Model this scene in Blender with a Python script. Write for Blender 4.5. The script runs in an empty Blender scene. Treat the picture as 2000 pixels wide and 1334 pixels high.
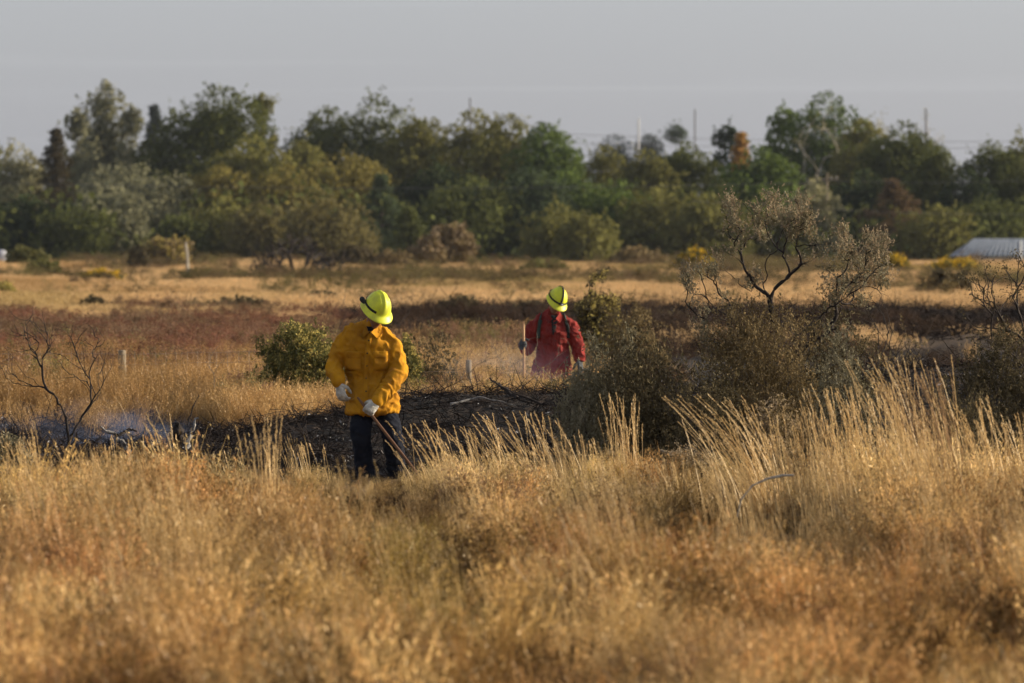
import bpy, math, random
import numpy as np
from mathutils import Vector, Matrix, Euler, noise
from mathutils.bvhtree import BVHTree

random.seed(5)
rng = np.random.default_rng(11)
SC = bpy.context.scene
COL = SC.collection
R = math.radians

# ------------------------------------------------------------------ camera, sky, sun, exposure
F, H, HY = 11111.0, 2.1, 455.0           # focal length in photo pixels, eye height, horizon row
cam = bpy.data.cameras.new('camera')
cam.lens, cam.sensor_width = 200, 36
cam.clip_start, cam.clip_end = 1, 9000
cam.dof.use_dof = True
cam.dof.focus_distance = 51.5
cam.dof.aperture_fstop = 4.5
co = bpy.data.objects.new('camera', cam); COL.objects.link(co)
co.location = (0, 0, H)
co.rotation_euler = (R(90) - math.atan((667 - HY) / F), 0, 0)
SC.camera = co

SUN_EL, SUN_AZ = 17.5, -11.0              # elevation; degrees from +X towards the camera
w = bpy.data.worlds.new('World'); SC.world = w; w.use_nodes = True
nt = w.node_tree; nt.nodes.clear()
out = nt.nodes.new('ShaderNodeOutputWorld'); bg = nt.nodes.new('ShaderNodeBackground')
sky = nt.nodes.new('ShaderNodeTexSky'); sky.sky_type = 'NISHITA'; sky.sun_disc = False
sky.sun_elevation = R(SUN_EL); sky.sun_rotation = R(90 + SUN_AZ)
sky.air_density = 1.0; sky.dust_density = 2.2; sky.ozone_density = 2.0; sky.altitude = 300
hs = nt.nodes.new('ShaderNodeHueSaturation'); hs.inputs['Saturation'].default_value = 0.45
gr = nt.nodes.new('ShaderNodeMix'); gr.data_type = 'RGBA'; gr.inputs[0].default_value = 0.40
gr.inputs[7].default_value = (3.55, 3.66, 4.35, 1)        # even high haze that greys the sky
# thin streaks of cloud low over the horizon
tc = nt.nodes.new('ShaderNodeTexCoord'); mp = nt.nodes.new('ShaderNodeMapping')
mp.inputs['Scale'].default_value = (5, 5, 260)
nz = nt.nodes.new('ShaderNodeTexNoise'); nz.inputs['Scale'].default_value = 1.0; nz.inputs['Detail'].default_value = 3
mr = nt.nodes.new('ShaderNodeMapRange'); mr.inputs[1].default_value = .58; mr.inputs[2].default_value = .85
mr.inputs[3].default_value = 0; mr.inputs[4].default_value = .18
mx = nt.nodes.new('ShaderNodeMix'); mx.data_type = 'RGBA'; mx.inputs[7].default_value = (5.0, 5.0, 5.2, 1)
nt.links.new(sky.outputs[0], hs.inputs['Color']); nt.links.new(hs.outputs[0], gr.inputs[6])
nt.links.new(tc.outputs['Generated'], mp.inputs[0]); nt.links.new(mp.outputs[0], nz.inputs[0])
nt.links.new(nz.outputs[0], mr.inputs[0]); nt.links.new(mr.outputs[0], mx.inputs[0])
nt.links.new(gr.outputs[2], mx.inputs[6]); nt.links.new(mx.outputs[2], bg.inputs[0])
bg.inputs[1].default_value = 0.090
nt.links.new(bg.outputs[0], out.inputs[0])

sl = bpy.data.lights.new('sun', 'SUN'); sl.energy = 4.7; sl.angle = R(0.6); sl.color = (1.0, 0.86, 0.66)
so = bpy.data.objects.new('sun', sl); COL.objects.link(so)
SUNV = Vector((math.cos(R(SUN_EL)) * math.cos(R(SUN_AZ)), -math.cos(R(SUN_EL)) * math.sin(R(SUN_AZ)), math.sin(R(SUN_EL))))
so.rotation_euler = SUNV.to_track_quat('Z', 'Y').to_euler()
so.location = (40, 20, 30)
SC.view_settings.view_transform = 'Standard'; SC.view_settings.look = 'None'
SC.view_settings.gamma = 1; SC.view_settings.use_curve_mapping = False
SC.view_settings.exposure = 0.78
SC.render.engine = 'CYCLES'
cy = SC.cycles
cy.use_denoising = True; cy.max_bounces = 5; cy.diffuse_bounces = 3; cy.glossy_bounces = 2
cy.transmission_bounces = 2; cy.transparent_max_bounces = 4; cy.volume_bounces = 0
cy.use_adaptive_sampling = True; cy.adaptive_threshold = 0.02
cy.caustics_reflective = False; cy.caustics_refractive = False
cy.sample_clamp_indirect = 6
cy.volume_step_rate = 2.0; cy.volume_max_steps = 128

# ------------------------------------------------------------------ helpers
def sstep(a, b, x):
    t = np.clip((x - a) / (b - a), 0, 1); return t * t * (3 - 2 * t)

def _hash(i, j, s):
    v = np.sin(i * 127.1 + j * 311.7 + s * 74.7) * 43758.5453
    return v - np.floor(v)

def vnoise(x, y, s=0):
    i = np.floor(x); j = np.floor(y); fx = x - i; fy = y - j
    fx = fx * fx * (3 - 2 * fx); fy = fy * fy * (3 - 2 * fy)
    a = _hash(i, j, s); b = _hash(i + 1, j, s); c = _hash(i, j + 1, s); d = _hash(i + 1, j + 1, s)
    return (a * (1 - fx) + b * fx) * (1 - fy) + (c * (1 - fx) + d * fx) * fy

def fbm(x, y, s=0, o=4):
    v = 0; a = .5; t = 0
    for k in range(o):
        v = v + a * vnoise(x * 2 ** k, y * 2 ** k, s + k); t += a; a *= .5
    return v / t

def PX(x, y): return 1000 + x / y * F
def X(px, D): return (px - 1000) / F * D
def Z(py, D): return H - (py - HY) / F * D
def dist(py, z=0): return (H - z) * F / (py - HY)

FEET = []
def hz(x, y):
    """height of the ground"""
    x = np.asarray(x, float); y = np.asarray(y, float); px = PX(x, np.maximum(y, 5))
    z = (fbm(x * .35, y * .3, 3) - .5) * .12
    z = z + (fbm(x * 1.6, y * 1.6, 9) - .5) * .05
    z = z - .12 * np.exp(-((x + 1.15) ** 2 / 1.2 + (y - 49.4) ** 2 / 3))
    amp = .46 * sstep(300, 900, px) + .26 * sstep(1350, 1800, px)
    z = z + amp * np.where(y < 57, np.exp(-((y - 57) / 3.0) ** 2), np.exp(-((y - 57) / 2.2) ** 2))
    z = z - .2 * np.exp(-((y - 67) / 4.0) ** 2) * sstep(500, 800, px)
    burn = sstep(90, 100, y) * (1 - sstep(140, 155, y)) * sstep(600, 800, px)
    z = z + burn * (fbm(x * .5, y * .12, 21) - .4) * .7
    z = z + (fbm(x * .07, y * .02, 33) - .5) * .5 * sstep(120, 200, y)
    z = z - 1.7 * sstep(335, 385, y)
    for fx, fy, dz in FEET: z = z + dz * np.exp(-((x - fx) ** 2 + (y - fy) ** 2) / .35)
    return z

FEET = [(fx, fy, fz - float(hz(fx, fy))) for fx, fy, fz in ((X(738, 49.4), 49.4, Z(952, 49.4)), (X(1080, 67), 67.0, Z(836, 67)))]   # level where the two people stand

def charm(x, y):
    """where the ground is burnt"""
    px = PX(x, np.maximum(y, 5)); n = (fbm(x * .8, y * .5, 41) - .5)
    a = sstep(48.6, 50.2, y + n * 4 - 1.5 * sstep(1100, 1300, px)) * (1 - sstep(59.5, 61.0, y - 5.5 * (1 - sstep(300, 460, px)) + n * 2.5  + 1.5 * (1 - sstep(300, 700, px)) - 36 * sstep(1090, 1230, px)))
    b = sstep(98, 106, y + n * 22) * (1 - sstep(138, 146, y + n * 30)) * sstep(560, 760, px + n * 300)
    b = b * np.clip(1.05 + 1.6 * (fbm(x * .3, y * .12, 66) - .3), 0, 1)
    return np.clip(a + b, 0, 1)

def tag(o, label=None, cat=None, group=None, kind=None):
    if label: o['label'] = label
    if cat: o['category'] = cat
    if group: o['group'] = group
    if kind: o['kind'] = kind
    return o

def empty(name, loc, label=None, cat=None, group=None, rz=0):
    o = bpy.data.objects.new(name, None); COL.objects.link(o)
    o.location = loc; o.rotation_euler = (0, 0, rz); o.empty_display_size = .2
    return tag(o, label, cat, group)

def nrm(a):
    return a / np.maximum(np.linalg.norm(a, axis=-1, keepdims=True), 1e-9)

class Acc:
    """collects quads and links them as one mesh object"""
    def __init__(s): s.V = []; s.Q = []; s.R = []; s.n = 0
    def add(s, V, Q, rnd):
        V = np.asarray(V, float).reshape(-1, 3); Q = np.asarray(Q, int).reshape(-1, 4)
        s.V.append(V); s.Q.append(Q + s.n); s.R.append(np.broadcast_to(np.asarray(rnd, float), (len(V),))); s.n += len(V)
    def mesh(s, name):
        V = np.concatenate(s.V); Q = np.concatenate(s.Q); Rn = np.concatenate(s.R)
        me = bpy.data.meshes.new(name)
        me.vertices.add(len(V)); me.vertices.foreach_set('co', V.astype(np.float32).ravel())
        me.loops.add(len(Q) * 4); me.loops.foreach_set('vertex_index', Q.astype(np.int32).ravel())
        me.polygons.add(len(Q)); me.polygons.foreach_set('loop_start', (np.arange(len(Q)) * 4).astype(np.int32))
        at = me.attributes.new('rnd', 'FLOAT', 'POINT'); at.data.foreach_set('value', Rn.astype(np.float32))
        me.update(calc_edges=True)
        return me
    def build(s, name, mat, parent=None, smooth=False, link=True):
        me = s.mesh(name); me.materials.append(mat)
        if smooth: me.polygons.foreach_set('use_smooth', np.ones(len(me.polygons), bool)); me.update()
        o = bpy.data.objects.new(name, me)
        if link: COL.objects.link(o)
        if parent: o.parent = parent
        return o

def ribbons(acc, P, W, rnd=None):
    N, K, _ = P.shape
    t = nrm(P[:, -1] - P[:, 0]); s = nrm(np.cross(t, rng.normal(size=(N, 3))))
    off = s[:, None, :] * (np.asarray(W)[..., None] * .5)
    V = np.stack([P - off, P + off], 2).reshape(N, K * 2, 3)
    b = np.arange(K - 1) * 2
    q = np.stack([b, b + 1, b + 3, b + 2], 1)
    Q = (np.arange(N)[:, None, None] * K * 2 + q[None]).reshape(-1, 4)
    if rnd is None: rnd = rng.random(N)
    acc.add(V, Q, np.repeat(rnd, K * 2))

def cards(acc, C, A, B, rnd=None):
    N = len(C)
    V = np.stack([C - A, C + B, C + A, C - B], 1)
    if rnd is None: rnd = rng.random(N)
    acc.add(V, np.arange(N * 4).reshape(N, 4), np.repeat(rnd, 4))

def rcards(acc, C, L, Wd, up=0.0, rnd=None):
    """small leaves at C, turned at random (up > 0 makes them stand)"""
    N = len(C); d = rng.normal(size=(N, 3)); d[:, 2] += up * 1.5; d = nrm(d)
    s = nrm(np.cross(d, rng.normal(size=(N, 3))))
    L = np.asarray(L) * (.6 + .8 * rng.random(N)); Wd = np.asarray(Wd) * (.6 + .8 * rng.random(N))
    cards(acc, C, d * L[:, None] * .5, s * Wd[:, None] * .5, rnd)

def tube(acc, P, r, n=5, rnd=.5):
    P = np.asarray(P, float); K = len(P); r = np.broadcast_to(np.asarray(r, float), (K,))
    t = nrm(np.gradient(P, axis=0)); ref = np.array([.3, .9, .15]) if abs(t[0, 2]) > .7 else np.array([0, 0, 1.])
    a = nrm(np.cross(t, ref)); b = np.cross(t, a)
    th = np.arange(n) * 2 * np.pi / n
    V = P[:, None] + (a[:, None] * np.cos(th)[None, :, None] + b[:, None] * np.sin(th)[None, :, None]) * r[:, None, None]
    i = np.arange(K - 1)[:, None] * n; j = np.arange(n)[None]; j2 = (j + 1) % n
    Q = np.stack([i + j, i + j2, i + n + j2, i + n + j], -1).reshape(-1, 4)
    acc.add(V, Q, rnd)

def grow(trunk, targets, step=.12, wob=.12, r0=.003, pw=.42, bend=.35, bal=.38):
    """branch skeleton: each target is reached from the best placed branch; returns paths, radii, nodes"""
    k0 = len(trunk); par = [-1] + list(range(k0 - 1)); paths = [list(range(k0))]
    tg = np.asarray(targets, float); tg = tg[np.argsort(np.linalg.norm(tg - np.asarray(trunk[0]), axis=1))]
    cap = len(tg) * 41 + k0; A = np.zeros((cap, 3)); A[:k0] = trunk; n = k0
    PL = np.zeros(cap); DR = np.zeros((cap, 3)); DR[:, 2] = 1
    for i in range(1, k0):
        DR[i] = nrm(A[i] - A[i - 1]); PL[i] = PL[i - 1] + np.linalg.norm(A[i] - A[i - 1])
    for t in tg:
        d = t - A[:n]; dl = np.linalg.norm(d, axis=1); cs = np.sum(d * DR[:n], 1) / np.maximum(dl, 1e-6)
        cost = dl * (1 + .75 * (1 - cs) ** 1.5) + bal * PL[:n] + 1e3 * (np.arange(n) < 1)
        j = int(np.argmin(cost)); L = dl[j]
        p0 = A[j].copy(); pd = DR[j]
        k = int(min(40, max(3, math.ceil(L / step)))); c = p0 + pd * L * bend + np.array([0, 0, L * .03])
        u = (np.arange(1, k + 1) / k)[:, None]
        q = (1 - u) ** 2 * p0 + 2 * u * (1 - u) * c + u ** 2 * t
        wv = np.cumsum(rng.normal(size=(k, 3)), 0) * wob * step * .6; wv = wv - u * wv[-1]; q = q + wv
        A[n:n + k] = q; ids = list(range(n, n + k)); par += [j] + ids[:-1]; paths.append([j] + ids)
        sg = np.diff(np.vstack([p0, q]), axis=0); DR[n:n + k] = nrm(sg); PL[n:n + k] = PL[j] + np.cumsum(np.linalg.norm(sg, axis=1)); n += k
    wgt = np.zeros(n)
    for p in paths: wgt[p[-1]] += 1
    for i in range(n - 1, 0, -1): wgt[par[i]] += wgt[i]
    return paths, r0 * np.maximum(wgt, 1) ** pw, A[:n]

def tubes(acc, paths, rad, A, n=5, tip=.5):
    for p in paths:
        r = rad[p].copy()
        if len(p) > 1: r[0] = min(r[0], r[1] * 1.25)
        r[-1] *= tip
        tube(acc, A[p], r, n, random.random())

# ------------------------------------------------------------------ materials
def nodes_of(name):
    m = bpy.data.materials.new(name); m.use_nodes = True; t = m.node_tree; t.nodes.clear()
    o = t.nodes.new('ShaderNodeOutputMaterial'); return m, t, o

def veg(name, c1, c2, transl=.3, tinted=False, nscale=3.0, rough=None, gloss=0.0):
    """leaf or stem: colour runs between c1 and c2 leaf by leaf and in soft patches"""
    m, t, o = nodes_of(name)
    at = t.nodes.new('ShaderNodeAttribute'); at.attribute_name = 'rnd'
    g = t.nodes.new('ShaderNodeNewGeometry'); n = t.nodes.new('ShaderNodeTexNoise'); n.inputs['Scale'].default_value = nscale
    t.links.new(g.outputs['Position'], n.inputs['Vector'])
    ad = t.nodes.new('ShaderNodeMath'); ad.operation = 'MULTIPLY_ADD'; ad.inputs[1].default_value = .6
    mu = t.nodes.new('ShaderNodeMapRange'); mu.inputs[1].default_value = .3; mu.inputs[2].default_value = .7
    mu.inputs[3].default_value = 0; mu.inputs[4].default_value = .4
    t.links.new(n.outputs[0], mu.inputs[0]); t.links.new(at.outputs['Fac'], ad.inputs[0]); t.links.new(mu.outputs[0], ad.inputs[2])
    mix = t.nodes.new('ShaderNodeMix'); mix.data_type = 'RGBA'
    mix.inputs[6].default_value = (*c1, 1); mix.inputs[7].default_value = (*c2, 1)
    t.links.new(ad.outputs[0], mix.inputs[0]); colr = mix.outputs[2]
    if tinted:
        ti = t.nodes.new('ShaderNodeAttribute'); ti.attribute_type = 'INSTANCER'; ti.attribute_name = 'tint'
        mm = t.nodes.new('ShaderNodeMix'); mm.data_type = 'RGBA'; mm.blend_type = 'MULTIPLY'; mm.inputs[0].default_value = 1
        t.links.new(colr, mm.inputs[6]); t.links.new(ti.outputs['Color'], mm.inputs[7]); colr = mm.outputs[2]
    d = t.nodes.new('ShaderNodeBsdfDiffuse'); tr = t.nodes.new('ShaderNodeBsdfTranslucent'); ms = t.nodes.new('ShaderNodeMixShader')
    ms.inputs[0].default_value = transl
    t.links.new(colr, d.inputs[0]); t.links.new(colr, tr.inputs[0]); t.links.new(d.outputs[0], ms.inputs[1]); t.links.new(tr.outputs[0], ms.inputs[2])
    res = ms.outputs[0]
    if gloss:
        gl = t.nodes.new('ShaderNodeBsdfGlossy'); gl.inputs['Roughness'].default_value = .45; m2 = t.nodes.new('ShaderNodeMixShader')
        gl.inputs['Color'].default_value = (1, .95, .85, 1)
        m2.inputs[0].default_value = gloss; t.links.new(res, m2.inputs[1]); t.links.new(gl.outputs[0], m2.inputs[2]); res = m2.outputs[0]
    t.links.new(res, o.inputs[0]); return m

def solid(name, c1, c2=None, rough=.8, scale=20, bump=0.0, bscale=60, metal=0, coords='Object', spec=.3, stretch=None, sheen=0):
    m, t, o = nodes_of(name); b = t.nodes.new('ShaderNodeBsdfPrincipled')
    b.inputs['Roughness'].default_value = rough; b.inputs['Metallic'].default_value = metal
    b.inputs['Specular IOR Level'].default_value = spec
    if sheen: b.inputs['Sheen Weight'].default_value = sheen
    c2 = c2 or tuple(v * .7 for v in c1)
    tc = t.nodes.new('ShaderNodeTexCoord'); vec = tc.outputs[coords]
    if stretch:
        mp = t.nodes.new('ShaderNodeMapping'); mp.inputs['Scale'].default_value = stretch; t.links.new(vec, mp.inputs[0]); vec = mp.outputs[0]
    n = t.nodes.new('ShaderNodeTexNoise'); n.inputs['Scale'].default_value = scale; n.inputs['Detail'].default_value = 5
    t.links.new(vec, n.inputs['Vector'])
    mr = t.nodes.new('ShaderNodeMapRange'); mr.inputs[1].default_value = .33; mr.inputs[2].default_value = .67
    t.links.new(n.outputs[0], mr.inputs[0])
    mix = t.nodes.new('ShaderNodeMix'); mix.data_type = 'RGBA'; mix.inputs[6].default_value = (*c1, 1); mix.inputs[7].default_value = (*c2, 1)
    t.links.new(mr.outputs[0], mix.inputs[0]); t.links.new(mix.outputs[2], b.inputs['Base Color'])
    if bump:
        n2 = t.nodes.new('ShaderNodeTexNoise'); n2.inputs['Scale'].default_value = bscale; n2.inputs['Detail'].default_value = 4
        t.links.new(vec, n2.inputs['Vector']); bp = t.nodes.new('ShaderNodeBump'); bp.inputs['Strength'].default_value = bump
        bp.inputs['Distance'].default_value = .02; t.links.new(n2.outputs[0], bp.inputs['Height']); t.links.new(bp.outputs[0], b.inputs['Normal'])
    t.links.new(b.outputs[0], o.inputs[0]); return m

M = {}
M['straw'] = veg('dry_grass_blades', (.50, .385, .175), (.84, .67, .36), .28, True, 2.5, gloss=.02)
M['weed'] = veg('dry_weed_leaves', (.62, .5, .4), (1.0, .95, .85), .3, True, 2.5)
M['char_twig'] = veg('charred_twigs', (.012, .010, .010), (.05, .04, .035), 0, False, 6)
M['ash'] = veg('ash_flakes', (.16, .15, .15), (.5, .48, .46), 0, False, 6)
M['bark'] = solid('grey_brown_bark', (.075, .055, .042), (.035, .025, .02), .95, 12, .5)
M['darkbark'] = solid('dark_burnt_bark', (.035, .025, .02), (.013, .010, .009), .9, 12, .4)
M['palebark'] = solid('pale_bark', (.50, .45, .36), (.3, .26, .2), .9, 8, .2)
M['silverwood'] = solid('weathered_wood', (.27, .22, .15), (.14, .105, .07), .9, 14, .4, stretch=(1, 1, .1))
M['sage'] = veg('sagebrush_leaves', (.125, .112, .062), (.31, .275, .185), .2, False, 4)
M['sagebrown'] = veg('brown_sagebrush_leaves', (.095, .070, .034), (.30, .225, .115), .2, False, 3)
M['sagedark'] = veg('dark_sagebrush_leaves', (.040, .036, .021), (.17, .135, .075), .2, False, 3)
M['seedhead'] = veg('sagebrush_seed_heads', (.22, .16, .095), (.46, .36, .23), .25, False, 5)
M['rabbit'] = veg('rabbitbrush_stems', (.075, .078, .026), (.20, .185, .07), .3, False, 4)
M['rabbitflower'] = veg('rabbitbrush_flower_heads', (.34, .27, .07), (.62, .50, .17), .3, False, 4)
M['yellowflower'] = veg('yellow_flower_heads', (.42, .26, .02), (.72, .48, .04), .3, False, 4)

# ------------------------------------------------------------------ ground
ys = np.concatenate([np.arange(-12, 20, 1.2), np.arange(20, 76, .14), 76 * (2600 / 76) ** np.linspace(0, 1, 170)])
u = np.linspace(-1, 1, 150)
U = np.concatenate([[-60, -12, -3, -1.6], u, [1.6, 3, 12, 60]])
wy = .14 * np.maximum(ys, 0) + 4
gx = U[None, :] * wy[:, None]; gx = np.clip(gx, -1500, 1500) ; gx[:, 0] = -1600; gx[:, -1] = 1600
gy = np.broadcast_to(ys[:, None], gx.shape).copy()
gz = hz(gx, gy)
cm = charm(gx, gy)
gz = gz + cm * (fbm(gx * 5, gy * 5, 70) - .5) * .12
acc = Acc(); ny, nx = gx.shape
idx = np.arange(ny * nx).reshape(ny, nx)
acc.add(np.stack([gx, gy, gz], -1), np.stack([idx[:-1, :-1], idx[:-1, 1:], idx[1:, 1:], idx[1:, :-1]], -1), cm.ravel())
m, t, o = nodes_of('soil_and_char')
b = t.nodes.new('ShaderNodeBsdfPrincipled'); b.inputs['Roughness'].default_value = .95; b.inputs['Specular IOR Level'].default_value = .15
g = t.nodes.new('ShaderNodeNewGeometry')
n1 = t.nodes.new('ShaderNodeTexNoise'); n1.inputs['Scale'].default_value = 1.7; n1.inputs['Detail'].default_value = 7
n2 = t.nodes.new('ShaderNodeTexNoise'); n2.inputs['Scale'].default_value = 14; n2.inputs['Detail'].default_value = 6
for q in (n1, n2): t.links.new(g.outputs['Position'], q.inputs['Vector'])
soil = t.nodes.new('ShaderNodeMix'); soil.data_type = 'RGBA'; soil.inputs[6].default_value = (.085, .055, .032, 1); soil.inputs[7].default_value = (.19, .13, .075, 1)
chr_ = t.nodes.new('ShaderNodeMix'); chr_.data_type = 'RGBA'; chr_.inputs[6].default_value = (.010, .009, .008, 1); chr_.inputs[7].default_value = (.085, .062, .045, 1)
t.links.new(n1.outputs[0], soil.inputs[0])
rr = t.nodes.new('ShaderNodeMapRange'); rr.inputs[1].default_value = .45; rr.inputs[2].default_value = .75
t.links.new(n2.outputs[0], rr.inputs[0]); t.links.new(rr.outputs[0], chr_.inputs[0])
at = t.nodes.new('ShaderNodeAttribute'); at.attribute_name = 'rnd'
fm = t.nodes.new('ShaderNodeMix'); fm.data_type = 'RGBA'
t.links.new(at.outputs['Fac'], fm.inputs[0]); t.links.new(soil.outputs[2], fm.inputs[6]); t.links.new(chr_.outputs[2], fm.inputs[7])
t.links.new(fm.outputs[2], b.inputs['Base Color'])
bp = t.nodes.new('ShaderNodeBump'); bp.inputs['Strength'].default_value = .8; bp.inputs['Distance'].default_value = .05
t.links.new(n2.outputs[0], bp.inputs['Height']); t.links.new(bp.outputs[0], b.inputs['Normal']); t.links.new(b.outputs[0], o.inputs[0])
tag(acc.build('ground', m, smooth=True), kind='structure', label='dry rangeland ground with black burnt strips between the grass')

# ------------------------------------------------------------------ treeline
GROVE = 'trees of the far tree line'
def leafmat(key, c):
    if key not in M:
        M[key] = veg('tree_leaves_' + key, tuple(v * .6 for v in c), tuple(v * 1.75 for v in c), .3, False, .35)
    return M[key]
LEAF = dict(dark_green=(.082, .090, .028), olive=(.140, .132, .040), ochre=(.165, .138, .040), silver=(.185, .180, .105),
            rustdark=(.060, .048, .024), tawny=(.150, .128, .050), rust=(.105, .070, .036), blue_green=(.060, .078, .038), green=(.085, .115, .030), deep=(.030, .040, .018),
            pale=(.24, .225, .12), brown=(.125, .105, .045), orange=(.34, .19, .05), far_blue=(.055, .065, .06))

def tree(px, top, half, D, kind, leaf, label, bot=None, n=None, dens=1.0):
    base = np.array([X(px, D), D, -1.6]); zt = Z(top, D); hgt = zt - base[2]; rw = half / F * D
    e = empty('tree', base, label, 'tree', GROVE)
    wood = Acc(); cr = Acc()
    lm = leafmat(leaf, LEAF[leaf])
    if kind == 'conifer':
        tube(wood, [(0, 0, 0), (0, 0, hgt * .5), (0, 0, hgt)], [.25, .14, .02], 6)
        C = []; nb = int(hgt / .32)
        for i in range(nb):
            z = hgt * (.04 + .95 * i / nb); rr = min(rw, (hgt - z) * max(.36, rw / (hgt * .5))) * random.uniform(.62, 1.15) + .10
            for k in range(9):
                a = random.random() * 6.283; L = rr * random.uniform(.7, 1.1)
                tip = np.array([math.cos(a) * L, math.sin(a) * L, z - L * .15])
                tube(wood, [(0, 0, z), tip], [.03, .01], 3)
                uu = rng.random(26)[:, None] ** .7
                C.append(np.array([0, 0, z]) * (1 - uu) + tip * uu + rng.normal(size=(26, 3)) * np.array([.16, .16, .10]))
        C = np.concatenate(C); rcards(cr, C, .34, .13, 0)
    elif kind == 'bare':
        k = n or 60
        th = rng.random(k) * 6.283; rr = rw * np.sqrt(rng.random(k)); zz = hgt * (.5 + .5 * rng.random(k) * (1 - .5 * (rr / rw)))
        T = np.stack([rr * np.cos(th), rr * np.sin(th), zz], 1)
        tr = [(0, 0, hgt * f) for f in (0, .1, .2, .3)]
        ps, rd, A = grow(tr, T, .7, .12, .018, .5, .5)
        tubes(wood, ps, rd, A, 4)
        C = T[rng.integers(0, k, 500)] + rng.normal(size=(500, 3)) * .35; rcards(cr, C, .25, .10)
    else:
        rw *= 1.30 if kind == 'round' else 1.1; nl = n or (30 if kind == 'round' else 24)
        d = rng.normal(size=(nl * 3, 3)); d = nrm(d); rad = rng.random(nl * 3) ** .33
        cz = hgt * .50; rz = hgt * .50
        L = d * rad[:, None] * np.array([rw, rw * .8, rz]) * .84 + np.array([0, 0, cz])
        if kind == 'poplar':
            L[:, 0] = (np.round(L[:, 0] / rw * 2) / 2) * rw * .8 + rng.normal(size=len(L)) * rw * .1
            L[:, 2] = cz + (L[:, 2] - cz) * (1 - .25 * (np.abs(L[:, 0]) / rw))
        L = L[:nl * 2]; L[:, 2] *= 1 - .24 * vnoise(L[:, 0] * .55 + px, L[:, 0] * 0, 3); lr = rw * (.34 if kind == 'round' else .36) * (.55 + .9 * rng.random(len(L)))
        lr = np.minimum(lr, 2.3)
        # top pieces so that the crown reaches its height
        tl_ = min(rw * .36, 1.7); L = np.vstack([L, [[0, 0, hgt - tl_], [rw * .33, 0, hgt - tl_ * 1.6], [-rw * .36, 0, hgt - tl_ * 1.8], [rw * .1, 0, hgt - tl_ * 2.3], [-rw * .1, rw * .2, hgt - tl_ * 2.1], [rw * .6, 0, hgt * .74], [-rw * .6, 0, hgt * .72]]]); lr = np.append(lr, [tl_, tl_ * .95, tl_ * .9, tl_, tl_, tl_, tl_])
        T = L[np.argsort(L[:, 2])]
        T = T[T[:, 2] > hgt * .2][::2]
        tr = [(0, 0, hgt * f) for f in (0, .08, .16, .25)]
        ps, rd, A = grow(tr, T, .9, .12, .035, .5, .4)
        tubes(wood, ps, rd, A, 5)
        N = int(11200 * dens * min(1.8, max(.35, rw * hgt / 42)))
        w_ = lr ** 2 / np.sum(lr ** 2); j = rng.choice(len(L), N, p=w_)
        dd = nrm(rng.normal(size=(N, 3)) + np.array([0, 0, .25])); s = (.55 + .55 * rng.random(N) ** .6)
        st = np.array([1, 1, 1.0]) if kind == 'round' else (np.array([.75, .75, 1.7]) if kind == 'poplar' else np.array([1, 1, .9]))
        C = L[j] + dd * st * (s * lr[j])[:, None]
        C[:, 2] = np.maximum(C[:, 2], .1)
        lv = rng.random(len(L)); rcards(cr, C, .38, .23, .6 if kind == 'poplar' else 0, np.clip(.62 * lv[j] + .45 * rng.random(N), 0, 1))
        # loose sprays that break the outline
        k = N // 12; jj = rng.integers(0, len(L), k // 9)
        o_ = nrm(rng.normal(size=(len(jj), 3)) + np.array([0, 0, .7])); bp_ = L[jj] + o_ * lr[jj][:, None]
        C2 = (bp_[:, None] + o_[:, None] * rng.random((len(jj), 9, 1)) * .9 + rng.normal(size=(len(jj), 9, 3)) * .12).reshape(-1, 3)
        rcards(cr, C2, .3, .16, .5)
    wood.build('trunk', M['palebark'] if kind == 'bare' or leaf in ('pale',) else M['bark'], e)
    cr.build('crown', lm, e)
    return e

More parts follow.
